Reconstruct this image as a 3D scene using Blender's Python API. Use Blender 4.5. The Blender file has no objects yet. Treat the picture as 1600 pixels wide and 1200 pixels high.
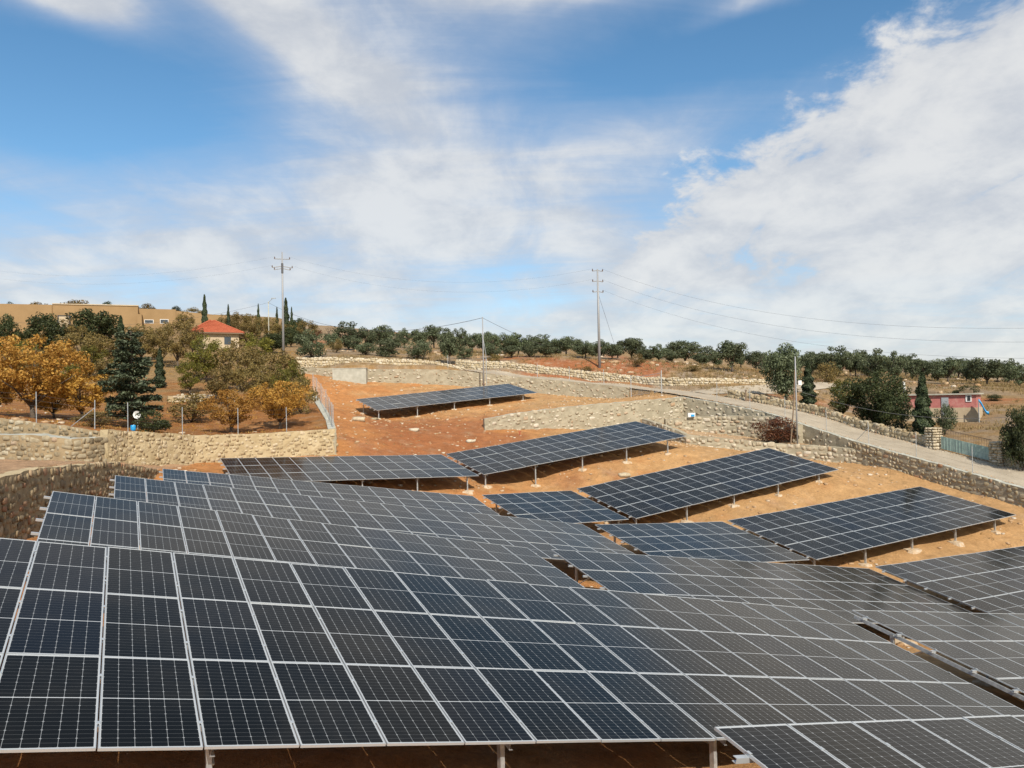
import bpy, math, random
import numpy as np
from mathutils import Vector, Matrix

random.seed(7)
RNG = np.random.default_rng(7)
scene = bpy.context.scene
col = scene.collection

# ------------------------------------------------------------------ camera
FPX = 1252.6                                   # focal length for a 1600 px wide picture
CAM_H = 6.0
_u = np.array([-.02, -1., .02]); _u /= np.linalg.norm(_u)          # up, in camera axes (x right, y down, z forward)
_f = np.array([0., 0., 1.]); _f = _f - _u * (_f @ _u); _f /= np.linalg.norm(_f)
_r = np.cross(_f, _u)
M3 = np.array([_r, _f, _u])


def V(c):
    """survey point (right, down, forward of the viewpoint) -> world"""
    w = M3 @ np.asarray(c, float)
    return np.array([w[0], w[1], w[2] + CAM_H])


def D(c):
    return M3 @ np.asarray(c, float)


def P(a, b, z):
    """sight line (a, b) at distance z -> world"""
    return V(((a - 800) / FPX * z, (b - 600) / FPX * z, z))


cam_d = bpy.data.cameras.new('camera')
cam_d.sensor_width = 36.0
cam_d.lens = FPX / 1600 * 36.0
cam_d.clip_start = 0.1
cam_d.clip_end = 6000
cam = bpy.data.objects.new('camera', cam_d)
col.objects.link(cam)
_cx, _cy, _cz = D((1, 0, 0)), D((0, -1, 0)), D((0, 0, -1))
cam.matrix_world = Matrix(((_cx[0], _cy[0], _cz[0], 0), (_cx[1], _cy[1], _cz[1], 0), (_cx[2], _cy[2], _cz[2], CAM_H), (0, 0, 0, 1)))
scene.camera = cam

# ------------------------------------------------------------------ light
SUN_EL = math.radians(41)
SUN_AZ = math.atan2(.27, -.96)                 # measured from +Y towards +X
S = Vector((math.sin(SUN_AZ) * math.cos(SUN_EL), math.cos(SUN_AZ) * math.cos(SUN_EL), math.sin(SUN_EL)))
sun_d = bpy.data.lights.new('sun', 'SUN')
sun_d.energy = 5.0
sun_d.angle = math.radians(.6)
sun_d.color = (1, .93, .82)
sun = bpy.data.objects.new('sun', sun_d)
sun.rotation_euler = (-S).to_track_quat('-Z', 'Y').to_euler()
sun.location = (20, -40, 60)
col.objects.link(sun)

scene.cycles.max_bounces = 6
scene.cycles.diffuse_bounces = 2
scene.cycles.glossy_bounces = 3
scene.cycles.transmission_bounces = 3
scene.view_settings.view_transform = 'Standard'
scene.view_settings.look = 'None'
scene.view_settings.gamma = 1
scene.view_settings.exposure = 0.12
scene.view_settings.use_curve_mapping = False


# ------------------------------------------------------------------ node helpers
class NT:
    def __init__(s, tree):
        s.t = tree; s.n = tree.nodes; s.l = tree.links

    def new(s, t, **k):
        n = s.n.new(t)
        for a, b in k.items():
            setattr(n, a, b)
        return n

    def put(s, sock, v):
        if v is None:
            return
        if hasattr(v, 'is_output'):
            s.l.new(v, sock)
        else:
            if sock.type == 'RGBA' and hasattr(v, '__len__') and len(v) == 3:
                v = (*v, 1)
            sock.default_value = v

    def math(s, op, a, b=None, c=None, clamp=False):
        n = s.new('ShaderNodeMath', operation=op, use_clamp=clamp)
        for i, v in enumerate((a, b, c)):
            s.put(n.inputs[i], v)
        return n.outputs[0]

    def vmath(s, op, a, b=None, scale=None):
        n = s.new('ShaderNodeVectorMath', operation=op)
        s.put(n.inputs[0], a); s.put(n.inputs[1], b)
        if scale is not None:
            s.put(n.inputs['Scale'], scale)
        return n.outputs[0]

    def noise(s, vec, scale, detail=4, rough=.55, dist=0, lac=2):
        n = s.new('ShaderNodeTexNoise')
        s.put(n.inputs['Vector'], vec)
        n.inputs['Scale'].default_value = scale; n.inputs['Detail'].default_value = detail
        n.inputs['Roughness'].default_value = rough; n.inputs['Distortion'].default_value = dist
        n.inputs['Lacunarity'].default_value = lac
        return n.outputs[0]

    def mix(s, f, a, b, blend='MIX'):
        n = s.new('ShaderNodeMix', data_type='RGBA', blend_type=blend)
        s.put(n.inputs[0], f); s.put(n.inputs[6], a); s.put(n.inputs[7], b)
        return n.outputs[2]

    def ramp(s, f, stops, interp='LINEAR'):
        n = s.new('ShaderNodeValToRGB')
        n.color_ramp.interpolation = interp
        e = n.color_ramp.elements
        while len(e) < len(stops):
            e.new(.5)
        for i, (p, c) in enumerate(stops):
            e[i].position = p
            e[i].color = (*c, 1) if len(c) == 3 else c
        s.put(n.inputs[0], f)
        return n.outputs[0]

    def step(s, v, a, b):
        n = s.new('ShaderNodeMapRange', interpolation_type='SMOOTHSTEP')
        s.put(n.inputs[0], v); s.put(n.inputs[1], a); s.put(n.inputs[2], b)
        return n.outputs[0]

    def bump(s, h, strength=.4, dist=.02):
        n = s.new('ShaderNodeBump')
        n.inputs['Strength'].default_value = strength; n.inputs['Distance'].default_value = dist
        s.put(n.inputs['Height'], h)
        return n.outputs[0]


def mat(name, rough=.8, metal=0., base=(.5, .5, .5), spec=.5):
    m = bpy.data.materials.new(name)
    m.use_nodes = True
    t = NT(m.node_tree)
    b = t.n['Principled BSDF']
    b.inputs['Roughness'].default_value = rough
    b.inputs['Metallic'].default_value = metal
    b.inputs['Base Color'].default_value = (*base, 1)
    b.inputs['Specular IOR Level'].default_value = spec
    return m, t, b


# ------------------------------------------------------------------ sky with clouds
world = bpy.data.worlds.new('World')
scene.world = world
world.use_nodes = True
w = NT(world.node_tree)
w.n.clear()
world.cycles.sampling_method = 'MANUAL'
world.cycles.sample_map_resolution = 256
out = w.new('ShaderNodeOutputWorld')
sky = w.new('ShaderNodeTexSky', sky_type='NISHITA')
sky.sun_disc = False
sky.sun_elevation = SUN_EL
sky.sun_rotation = SUN_AZ
sky.altitude = 900
sky.air_density = 1.0
sky.dust_density = .2
sky.ozone_density = 1.0
bg_sky = w.new('ShaderNodeBackground')
bg_sky.inputs['Strength'].default_value = .132
hs_sky = w.new('ShaderNodeHueSaturation')
hs_sky.inputs['Saturation'].default_value = 1.22
hs_sky.inputs['Hue'].default_value = .492
w.l.new(sky.outputs[0], hs_sky.inputs['Color'])
w.l.new(hs_sky.outputs[0], bg_sky.inputs[0])
tc = w.new('ShaderNodeTexCoord')
gen = tc.outputs['Generated']
sep = w.new('ShaderNodeSeparateXYZ')
w.l.new(gen, sep.inputs[0])
dx, dy, dz = sep.outputs
den = w.math('ADD', w.math('MAXIMUM', dz, 0.0), .16)
comb = w.new('ShaderNodeCombineXYZ')
w.put(comb.inputs[0], w.math('DIVIDE', dx, den)); w.put(comb.inputs[1], w.math('DIVIDE', dy, den))
pc = comb.outputs[0]                                             # the cloud deck seen from below
rot = w.new('ShaderNodeMapping')
rot.inputs['Rotation'].default_value = (0, 0, math.radians(-40))
rot.inputs['Scale'].default_value = (1.0, .5, 1)
w.put(rot.inputs[0], pc)
big = w.noise(rot.outputs[0], .8, 2, .5, .5)
mid = w.noise(rot.outputs[0], 2.6, 6, .62, .6)
puf = w.new('ShaderNodeMapping'); puf.inputs['Scale'].default_value = (1, 1, 1.9); w.put(puf.inputs[0], gen)
fine = w.noise(puf.outputs[0], 11, 6, .6, .2)
stm = w.new('ShaderNodeMapping'); stm.inputs['Rotation'].default_value = (0, 0, math.radians(-14)); stm.inputs['Scale'].default_value = (.22, 1, 1); w.put(stm.inputs[0], pc)
streak = w.noise(stm.outputs[0], 4.0, 6, .62, .9)
az = w.math('ARCTAN2', dx, dy)
el = w.math('ARCSINE', dz)


def lobe(a, e, sa, se, ang, wgt):
    """a cloud bank (wgt > 0) or a clear gap (wgt < 0) centred on a compass direction; degrees"""
    a, e, sa, se, ang = [math.radians(v) for v in (a, e, sa, se, ang)]
    ca, sn = math.cos(ang), math.sin(ang)
    # u = (da ca + de sn)/sa, v = (de ca - da sn)/se as two dot products
    c1 = w.new('ShaderNodeCombineXYZ'); w.put(c1.inputs[0], az); w.put(c1.inputs[1], el); c1.inputs[2].default_value = 1
    u = w.vmath('DOT_PRODUCT', c1.outputs[0], (ca / sa, sn / sa, -(a * ca + e * sn) / sa))
    n = w.n[-1]; u = n.outputs['Value']
    w.vmath('DOT_PRODUCT', c1.outputs[0], (-sn / se, ca / se, (a * sn - e * ca) / se)); v = w.n[-1].outputs['Value']
    r = w.math('MULTIPLY_ADD', u, u, w.math('MULTIPLY', v, v))
    return w.math('MULTIPLY', w.math('POWER', 2.718, w.math('MULTIPLY', r, -1)), wgt)


LOBES = [(-29, 19.5, 11, 4.6, 4, -.46), (-32, 14.5, 14, 1.6, 4, .10), (-8.5, 20, 9, 6, 20, .24), (-17, 25.5, 9, 2.4, -28, .40), (-31.5, 26.6, 6.5, 2.2, -25, .85), (15, 22.6, 13, 2.2, 6, -.34),
         (2, 14, 16, 4.6, 6, .24), (17, 15.8, 9, 1.8, 12, -.12), (0, 3, 80, 6.5, 0, .34), (4, 28.0, 12, 2.0, 3, .44), (-25, 8.0, 6, .8, 4, -.15), (-22, 10.5, 10, 3, 3, .12), (0, 9.2, 4, .8, 6, -.14), (-1, 6.6, 9, .7, 4, -.08), (21, 26.5, 8, .9, 16, .34)]
shape = w.math('MULTIPLY_ADD', big, .55, w.math('MULTIPLY_ADD', mid, .42, w.math('MULTIPLY_ADD', streak, .34, w.math('MULTIPLY', fine, .12))))
for L in LOBES:
    shape = w.math('ADD', shape, lobe(*L))
thin = w.step(shape, .47, .98)                                    # the veil of high cloud
thick = w.step(shape, .70, 1.02)                                  # the denser parts
# the long bank of cumulus on the right, its upper edge climbing away to the right
line_ = w.math('SUBTRACT', el, w.math('MULTIPLY_ADD', az, .50, math.radians(8.4)))
line_ = w.math('ADD', line_, w.math('MULTIPLY_ADD', fine, -.26, .13))
line_ = w.math('ADD', line_, w.math('MULTIPLY_ADD', mid, -.10, .05))
bank = w.math('MULTIPLY', w.step(line_, .025, -.035), w.math('MULTIPLY', w.step(az, math.radians(2), math.radians(8)), w.step(el, math.radians(1), math.radians(8))))
bank = w.math('MULTIPLY', bank, w.step(w.math('MULTIPLY_ADD', mid, .9, w.math('MULTIPLY', fine, .5)), .38, .66))
cover = w.math('ADD', w.math('MULTIPLY', thin, .60), w.math('MULTIPLY', thick, .28), clamp=True)
cover = w.math('MAXIMUM', cover, w.math('MULTIPLY', bank, .92))
puff = w.step(w.math('MULTIPLY_ADD', fine, .75, w.math('MULTIPLY', mid, .35)), .40, .70)
ccol = w.mix(puff, (.54, .565, .61), (.74, .74, .735))
ccol = w.mix(w.math('MAXIMUM', thick, bank), (.47, .53, .65), ccol)
bg_cloud = w.new('ShaderNodeBackground')
bg_cloud.inputs['Strength'].default_value = 1.0
w.put(bg_cloud.inputs[0], ccol)
ms = w.new('ShaderNodeMixShader')
w.put(ms.inputs[0], cover)
w.l.new(bg_sky.outputs[0], ms.inputs[1])
w.l.new(bg_cloud.outputs[0], ms.inputs[2])
w.l.new(ms.outputs[0], out.inputs[0])

# ------------------------------------------------------------------ mesh helpers


def tag(o, label=None, cat=None, group=None, kind=None):
    if label: o['label'] = label
    if cat: o['category'] = cat
    if group: o['group'] = group
    if kind: o['kind'] = kind
    return o


def link(o, parent=None):
    col.objects.link(o)
    if parent is not None:
        o.parent = parent
    return o


def empty(name, loc, label=None, cat=None, group=None, rz=0.):
    o = bpy.data.objects.new(name, None)
    o.empty_display_size = .3
    o.location = loc
    o.rotation_euler = (0, 0, rz)
    link(o)
    return tag(o, label, cat, group)


def raw_mesh(name, verts, faces, m=None, smooth=False):
    """faces: (n,3) or (n,4) array, or list of lists"""
    me = bpy.data.meshes.new(name)
    verts = np.asarray(verts, np.float32)
    if isinstance(faces, np.ndarray):
        k = faces.shape[1]
        me.vertices.add(len(verts)); me.vertices.foreach_set('co', verts.ravel())
        me.loops.add(faces.size); me.loops.foreach_set('vertex_index', faces.astype(np.int32).ravel())
        me.polygons.add(len(faces))
        me.polygons.foreach_set('loop_start', np.arange(0, faces.size, k, dtype=np.int32))
        me.polygons.foreach_set('loop_total', np.full(len(faces), k, np.int32))
        me.update(calc_edges=True)
    else:
        me.from_pydata([tuple(map(float, v)) for v in verts], [], faces)
        me.update()
    if m is not None:
        me.materials.append(m)
    if smooth:
        me.polygons.foreach_set('use_smooth', np.ones(len(me.polygons), bool))
    return me


class MB:
    def __init__(s):
        s.v = []; s.f = []

    def box(s, o, ax, ay, az_):
        """corner o and three edge vectors"""
        o, ax, ay, az_ = [np.asarray(q, float) for q in (o, ax, ay, az_)]
        n = len(s.v)
        for k in (0, 1):
            for p in (o, o + ax, o + ax + ay, o + ay):
                s.v.append(p + az_ * k)
        flip = np.dot(np.cross(ax, ay), az_) < 0
        fs = [[0, 3, 2, 1], [4, 5, 6, 7], [0, 1, 5, 4], [1, 2, 6, 5], [2, 3, 7, 6], [3, 0, 4, 7]]
        for q in fs:
            q = [n + i for i in q]
            s.f.append(q[::-1] if flip else q)
        return s

    def cbox(s, c, sx, sy, sz, rz=0.):
        ca, sa = math.cos(rz), math.sin(rz)
        ax = np.array([ca, sa, 0]) * sx; ay = np.array([-sa, ca, 0]) * sy
        return s.box(np.asarray(c, float) - ax / 2 - ay / 2 - np.array([0, 0, sz / 2]), ax, ay, (0, 0, sz))

    def tube(s, pts, rad, k=6, cap=True):
        pts = [np.asarray(p, float) for p in pts]
        if not hasattr(rad, '__len__'):
            rad = [rad] * len(pts)
        n0 = len(s.v)
        ref = None
        for i, p in enumerate(pts):
            d = pts[min(i + 1, len(pts) - 1)] - pts[max(i - 1, 0)]
            d = d / (np.linalg.norm(d) + 1e-9)
            if ref is None:
                ref = np.array([1., 0, 0]) if abs(d[0]) < .9 else np.array([0, 1., 0])
            a = ref - d * (ref @ d); a /= np.linalg.norm(a) + 1e-9
            b = np.cross(d, a); ref = a
            for j in range(k):
                t = 2 * math.pi * j / k
                s.v.append(p + (a * math.cos(t) + b * math.sin(t)) * rad[i])
        for i in range(len(pts) - 1):
            for j in range(k):
                q = n0 + i * k
                s.f.append([q + j, q + (j + 1) % k, q + k + (j + 1) % k, q + k + j])
        if cap:
            s.f.append([n0 + j for j in range(k)][::-1])
            s.f.append([n0 + (len(pts) - 1) * k + j for j in range(k)])
        return s

    def extrude(s, prof, o, ax, ay, d):
        """closed profile [(a, b)] in axes ax, ay at o, swept along d"""
        o, ax, ay, d = [np.asarray(q, float) for q in (o, ax, ay, d)]
        n = len(s.v); k = len(prof)
        for e in (0, 1):
            for a, b in prof:
                s.v.append(o + ax * a + ay * b + d * e)
        for j in range(k):
            s.f.append([n + j, n + (j + 1) % k, n + k + (j + 1) % k, n + k + j])
        s.f.append([n + j for j in range(k)][::-1])
        s.f.append([n + k + j for j in range(k)])
        return s

    def poly(s, pts, thick):
        """flat polygon pts extruded by vector thick"""
        n = len(s.v); k = len(pts)
        pts = [np.asarray(p, float) for p in pts]; thick = np.asarray(thick, float)
        for p in pts: s.v.append(p)
        for p in pts: s.v.append(p + thick)
        s.f.append([n + j for j in range(k)])
        s.f.append([n + k + j for j in range(k)][::-1])
        for j in range(k):
            s.f.append([n + j, n + k + j, n + k + (j + 1) % k, n + (j + 1) % k])
        return s

    def mesh(s, name, m, smooth=False):
        return raw_mesh(name, s.v, s.f, m, smooth)

    def build(s, name, m, parent=None, smooth=False, loc=None):
        o = bpy.data.objects.new(name, s.mesh(name, m, smooth))
        if loc is not None: o.location = loc
        return link(o, parent)


def rel(parent):
    """offset so that world-space mesh data can hang under an unrotated empty"""
    return np.array(parent.location)


# value noise ----------------------------------------------------------------
def vnoise(x, y, seed=0):
    xi = np.floor(x).astype(np.int64); yi = np.floor(y).astype(np.int64)
    fx = x - xi; fy = y - yi
    fx = fx * fx * (3 - 2 * fx); fy = fy * fy * (3 - 2 * fy)

    def h(a, b):
        n = (a * 374761393 + b * 668265263 + seed * 982451653) & 0xffffffff
        n = ((n ^ (n >> 13)) * 1274126177) & 0xffffffff
        return ((n ^ (n >> 16)) & 0xffff) / 65535.
    return (h(xi, yi) * (1 - fx) + h(xi + 1, yi) * fx) * (1 - fy) + (h(xi, yi + 1) * (1 - fx) + h(xi + 1, yi + 1) * fx) * fy


def fbm(x, y, seed=0, oct=4):
    s = 0; a = .5
    for i in range(oct):
        s = s + a * vnoise(x, y, seed + i * 17); x = x * 2.03; y = y * 2.03; a *= .5
    return s


# ------------------------------------------------------------------ survey of the tables (columns, low left corner, row axis, slope axis)
MW, MH = 1.154, 2.299
TABLES = {
    'A': (20, (-5.680, 3.917, 8.491), (0.8707, 0.1882, 0.4543), (-0.4304, -0.1479, 0.8862)),
    'T1': (16, (-13.447, 2.640, 79.761), (0.8813, -0.0900, 0.4639), (-0.4707, -0.1425, 0.8664)),
    'T2': (14, (-16.596, 5.988, 48.094), (0.8854, 0.0244, 0.4643), (-0.4555, -0.1352, 0.8757)),
    'T3': (16, (-2.012, 6.499, 57.292), (0.8832, -0.1194, 0.4535), (-0.4653, -0.1356, 0.8704)),
    'T4': (6, (1.170, 8.331, 46.794), (0.8844, 0.0191, 0.4664), (-0.4574, -0.1438, 0.8733)),
    'T5': (16, (7.824, 8.515, 50.594), (0.8806, -0.1189, 0.4586), (-0.4711, -0.1586, 0.8634)),
    'T6': (8, (7.652, 8.833, 38.497), (0.8885, 0.0588, 0.4550), (-0.4422, -0.1401, 0.8816)),
    'T7': (16, (16.547, 9.564, 43.553), (0.8822, -0.0549, 0.4676), (-0.4683, -0.1573, 0.8651)),
    'T8': (16, (21.272, 10.153, 33.997), (0.8868, 0.0118, 0.4620), (-0.4539, -0.1450, 0.8749)),
    'B': (14, (-10.534, 4.069, 17.388), (0.8720, 0.1949, 0.4491), (-0.4291, -0.1300, 0.8896)),
    'C': (20, (-13.500, 4.740, 27.060), (0.8790, 0.1654, 0.4472), (-0.4279, -0.1317, 0.8900)),
    'D': (16, (-16.278, 5.531, 37.508), (0.8958, 0.1393, 0.4220), (-0.4050, -0.1265, 0.9014)),
    'E': (16, (4.472, 7.637, 25.922), (0.8858, 0.1432, 0.4415), (-0.4213, -0.1425, 0.8915)),
    'F': (16, (13.550, 7.984, 18.739), (0.8791, 0.1445, 0.4542), (-0.4350, -0.1372, 0.8857)),
    'G': (10, (5.331, 4.942, 3.042), (0.8718, 0.1676, 0.4604), (-0.4401, -0.1450, 0.8862)),
}
# clearance of the low and the high edge above the soil at the left and the right end
CLEAR = {'T1': (.9, .66, 1.3, 1.0), 'T2': (.6, 1.15, .85, 1.3), 'T3': (.95, 1.2, 1.4, 1.6), 'T5': (.85, .6, 1.6, 1.2),
         'T7': (.87, .8, 1.6, 1.1), 'D': (.8, .9, 1.5, 1.9), 'T6': (.8, .8, 1.7, 1.7), 'T4': (.8, .85, 1.7, 1.7)}
TF = {}
for k, (n, p0, xa, ya) in TABLES.items():
    o = V(p0); x = D(xa); y = D(ya)
    x /= np.linalg.norm(x); y = y - x * (x @ y); y /= np.linalg.norm(y)
    if k == 'A':
        o = o - x * 2 * MW
    TF[k] = (n, o, x, y, np.cross(x, y))

# ------------------------------------------------------------------ terrain


class Field:
    """smooth surface through surveyed points (thin plate spline)"""

    def __init__(s, pts, box, lam=.02):
        pts = np.array(pts); s.box = box
        s.c = pts[:, :2] / 40.
        n = len(pts)
        K = s.phi(np.linalg.norm(s.c[:, None] - s.c[None], axis=2)) + lam * np.eye(n) * .1
        Q = np.c_[np.ones(n), s.c]
        A = np.block([[K, Q], [Q.T, np.zeros((3, 3))]])
        s.w = np.linalg.solve(A, np.r_[pts[:, 2], 0, 0, 0])

    @staticmethod
    def phi(r):
        return np.where(r > 1e-9, r * r * np.log(np.maximum(r, 1e-9)), 0)

    def __call__(s, x, y):
        x = np.atleast_1d(np.asarray(x, float)); y = np.atleast_1d(np.asarray(y, float))
        x0, x1, y0, y1 = s.box
        X = np.clip(x, x0, x1) / 40.; Y = np.clip(y, y0, y1) / 40.
        out_ = np.empty_like(X)
        for a in range(0, len(X), 40000):
            q = np.c_[X[a:a + 40000], Y[a:a + 40000]]
            out_[a:a + 40000] = s.phi(np.linalg.norm(q[:, None] - s.c[None], axis=2)) @ s.w[:-3] + s.w[-3] + q @ s.w[-2:]
        return out_


tab_pts = {}
for k, (n, o, x, y, nn) in TF.items():
    c = CLEAR.get(k, (.9, .9, 1.85, 1.85))
    L = []
    for t in (0, .5, 1):
        lo = o + x * n * MW * t; hi = lo + y * 3 * MH
        L.append(lo - [0, 0, c[0] * (1 - t) + c[1] * t]); L.append(hi - [0, 0, c[2] * (1 - t) + c[3] * t])
    tab_pts[k] = L
PP = lambda L: [P(*q) for q in L]
yard_pts = sum([v for k, v in tab_pts.items() if k != 'T1'], [])
left_pts = PP([(528, 692, 64), (600, 684, 68), (680, 678, 72), (757, 672, 76), (540, 662, 71), (600, 662, 75), (700, 664, 77)])
Y_EXTRA = left_pts + tab_pts['T1'][:4] + PP([(400, 716, 59.5), (525, 708, 62.5), (305, 724, 56), (255, 738, 46), (280, 731, 52),
          (887, 673, 77.5), (990, 679, 79), (1100, 699, 71.5), (1200, 710, 71.5), (1300, 724, 69.3), (1375, 731, 66.2), (1450, 752, 62.2),
          (1525, 777, 58), (1600, 797, 55), (1700, 832, 51.5)])
fY = Field(yard_pts + Y_EXTRA, (-30, 60, -8, 100))
fU = Field([p for p in yard_pts if p[1] > 46 and p[0] < 12] + left_pts + tab_pts['T1'] + PP([(530, 602, 94), (530, 640, 78), (575, 598, 99), (640, 600, 99), (720, 604, 99),
          (850, 615, 97.5), (985, 622, 93), (925, 634, 80), (1000, 629, 82), (1065, 622.5, 84.5), (1030, 617, 90), (800, 650, 77.5), (800, 640, 84), (920, 625, 90)]), (-30, 30, 40, 104))
fK = Field(PP([(1012, 662, 78), (1072, 681, 73.2), (1150, 688, 73.5), (1230, 694, 73.2), (1247, 692, 74.3), (1100, 683, 76), (1200, 688, 75.5), (1325, 700, 70.3)]), (8, 34, 66, 82))
fL = Field(PP([(-120, 770, 18.5), (0, 745, 24), (60, 732, 27.5), (120, 726, 32.5), (180, 723, 38.5), (0, 722, 41), (100, 722, 44), (165, 724, 46), (200, 728, 48), (250, 735, 47),
          (280, 731, 52), (305, 725, 56), (-200, 722, 41), (-200, 745, 30)]), (-45, -10, 8, 58))
fO = Field(PP([(-150, 650, 48), (0, 657, 48.4), (60, 662, 48.8), (130, 670, 49.4), (170, 675, 50), (235, 677, 53), (305, 682, 56.6), (400, 679, 59.6), (525, 672, 62.6),
          (518, 655, 68), (505, 635, 77), (490, 613, 88), (480, 590, 98), (100, 655, 62), (300, 671, 64), (440, 668, 66), (300, 625, 80), (100, 628, 78), (200, 602, 90), (400, 590, 95),
          (50, 582, 100), (200, 562, 115), (350, 557, 115), (450, 555, 115), (440, 545, 130), (100, 546, 130), (300, 541, 135), (0, 517, 195), (150, 517, 195), (300, 513, 195),
          (400, 517, 190), (470, 540, 150), (0, 482, 235), (200, 482, 235), (350, 490, 230), (450, 506, 220)]), (-170, 0, 40, 240))
ROAD_NEAR = PP([(640, 572, 103), (725, 578, 101.5), (800, 588, 99.3), (900, 597.5, 96.8), (985, 606.5, 93.8), (1035, 613, 90), (1072, 619.5, 86), (1130, 630, 82.5), (1200, 645, 78.6), (1250, 661.5, 75.2), (1325, 686, 70.4),
                (1400, 707, 66), (1475, 727.5, 61.9), (1600, 763, 56.2), (1720, 800, 51.5)])


def offset(path, d):
    """shift a plan polyline to its left (away from the face) by d"""
    path = [np.asarray(p, float) for p in path]
    out_ = []
    for i, p in enumerate(path):
        t = path[min(i + 1, len(path) - 1)] - path[max(i - 1, 0)]
        n = np.array([-t[1], t[0]]); n /= np.linalg.norm(n)
        q = p.copy(); q[:2] += n * d
        out_.append(q)
    return out_


ROAD_W = 4.7
ROAD_FAR = offset(ROAD_NEAR, ROAD_W)
fR = Field(ROAD_NEAR + ROAD_FAR + [p + [0, 0, .35] for p in offset(ROAD_NEAR[7:], ROAD_W + 1.2)] + PP([(480, 590, 98), (490, 572, 102), (480, 557, 112), (560, 561, 103), (675, 566, 103), (800, 567, 107), (900, 579, 104.5), (1000, 589, 101), (1117, 592, 98), (1200, 595, 100),
          (1200, 617, 93), (600, 557, 115), (700, 557, 122), (560, 548, 140), (700, 546, 160), (850, 561, 140), (1000, 568, 130), (1150, 577, 120), (1300, 592, 118), (1450, 602, 108), (1600, 612, 100),
          (500, 532, 200), (650, 537, 200), (850, 547, 200), (1000, 553, 200), (1200, 563, 200), (1400, 575, 200), (1600, 586, 200), (470, 540, 150), (450, 506, 220), (450, 555, 115),
          (1480, 662, 81), (1350, 668, 78), (1300, 640, 88), (1240, 632, 87), (1580, 650, 80), (1600, 690, 66), (1750, 640, 85), (1750, 610, 120)]), (-60, 140, 40, 235))

# wall paths (top line, left to right as seen from the face)
W1 = PP([(-260, 800, 15.5), (-139, 771, 18), (0, 746, 24), (60, 733, 27.5), (120, 727, 32.5), (180, 722.5, 38.5), (215, 728, 42), (250, 735, 46.5)])
W2 = PP([(-120, 680, 45.5), (0, 680, 45), (50, 680, 44.8), (110, 686, 45.2), (140, 685, 46), (163, 683, 47)])
W0 = PP([(-160, 645, 48.5), (0, 655, 48), (60, 661, 48.4), (110, 667, 48.8), (150, 673.5, 49.2), (176, 674, 49.6)])
W3 = PP([(168, 672, 49), (200, 674, 51), (235, 676, 52.6), (270, 678, 54.4), (305, 681, 56.2), (350, 680, 57.8), (400, 678, 59.2), (460, 674.5, 60.6), (524, 670.5, 62)])
W4 = PP([(525, 670.5, 62), (520, 655, 68), (506, 634, 77), (490, 612, 88)])
W5 = PP([(470, 574, 100), (575, 577, 99.5), (700, 577.5, 99.5), (800, 588, 98.4), (900, 597, 96), (982, 605.5, 93)])
W7 = PP([(757, 655, 76), (800, 646, 76.8), (860, 639, 78), (925, 632, 79.5), (1000, 626, 81.5), (1068, 620.5, 84.3), (1130, 631, 81.5), (1200, 645.5, 77.8), (1250, 662, 74.4), (1325, 686.5, 69.6)])
W9 = PP([(1325, 686.5, 69.6), (1400, 708, 65.2), (1475, 728, 61.1), (1600, 763.5, 55.4), (1720, 800, 50.8)])
W8 = PP([(1003, 654, 78.6), (1035, 664, 75.4), (1072, 679, 72.6), (1150, 687, 72.3), (1230, 694, 71.8), (1300, 698, 70.2), (1335, 702, 68.9)])
xy = lambda L: [tuple(p[:2]) for p in L]
W1o, W3o, W4o, W5o, W7o, W8o, W9o = [offset(q, .28) for q in (W1, W3, W4, W5, W7, W8, W9)]
i3 = 4
seam = PP([(528, 692, 64), (600, 684, 68), (680, 678, 72), (752, 672, 76)])
polyY = [(-6, -60)] + xy(W1o) + xy(W3o[i3:]) + xy(seam) + xy(W7o[:5]) + xy(W8o[1:-1]) + xy(W9o) + [(70, 20), (90, -60)]
polyU = xy(W4o) + xy(W5o) + xy(PP([(985, 622, 93.3), (1035, 615, 89)])) + xy(W7o[:6][::-1]) + xy(seam[::-1])
polyK = xy(W8o) + xy(W7o[4:][::-1])
polyL = [(-60, 5), (-12, 5)] + xy(W1o) + xy(W3o[:i3 + 1][::-1]) + xy(offset(W0, .3)[::-1]) + [(-60, 49)]
polyO = [(-400, 47)] + xy(offset(W0, .3)) + xy(W3o) + xy(W4o) + xy(PP([(476, 590, 99), (472, 560, 112), (470, 540, 150), (455, 506, 230)])) + [(-190, 700), (-900, 900), (-900, 60)]


def inpoly(x, y, poly):
    r = np.zeros(x.shape, bool)
    n = len(poly)
    for i in range(n):
        x1, y1 = poly[i]; x2, y2 = poly[(i + 1) % n]
        if y1 == y2: continue
        c = ((y1 > y) != (y2 > y)) & (x < (x2 - x1) * (y - y1) / (y2 - y1) + x1)
        r ^= c
    return r


def zones(x, y):
    z = np.full(x.shape, 0)                       # 0 hillside and road, 1 yard, 2 upper yard, 3 ledge, 4 left ledge, 5 orchard
    for i, p in ((5, polyO), (4, polyL), (2, polyU), (1, polyY), (3, polyK)):
        z[inpoly(x, y, p)] = i
    z[(z == 0) & (y < 40) & (x < -8)] = 4
    z[(z == 0) & (y < 40)] = 1
    return z


def height(x, y, zone=None):
    x = np.atleast_1d(np.asarray(x, float)); y = np.atleast_1d(np.asarray(y, float))
    z = zones(x, y) if zone is None else np.full(x.shape, zone)
    h = np.zeros_like(x)
    for i, f in enumerate((fR, fY, fU, fK, fL, fO)):
        m_ = z == i
        if m_.any(): h[m_] = f(x[m_], y[m_])
    d = np.maximum(0, np.hypot(x, y) - 245)
    h = h - np.minimum(d * .07, 40)
    return h


def gz(x, y, zone=None):
    return float(height([x], [y], zone)[0])


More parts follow.
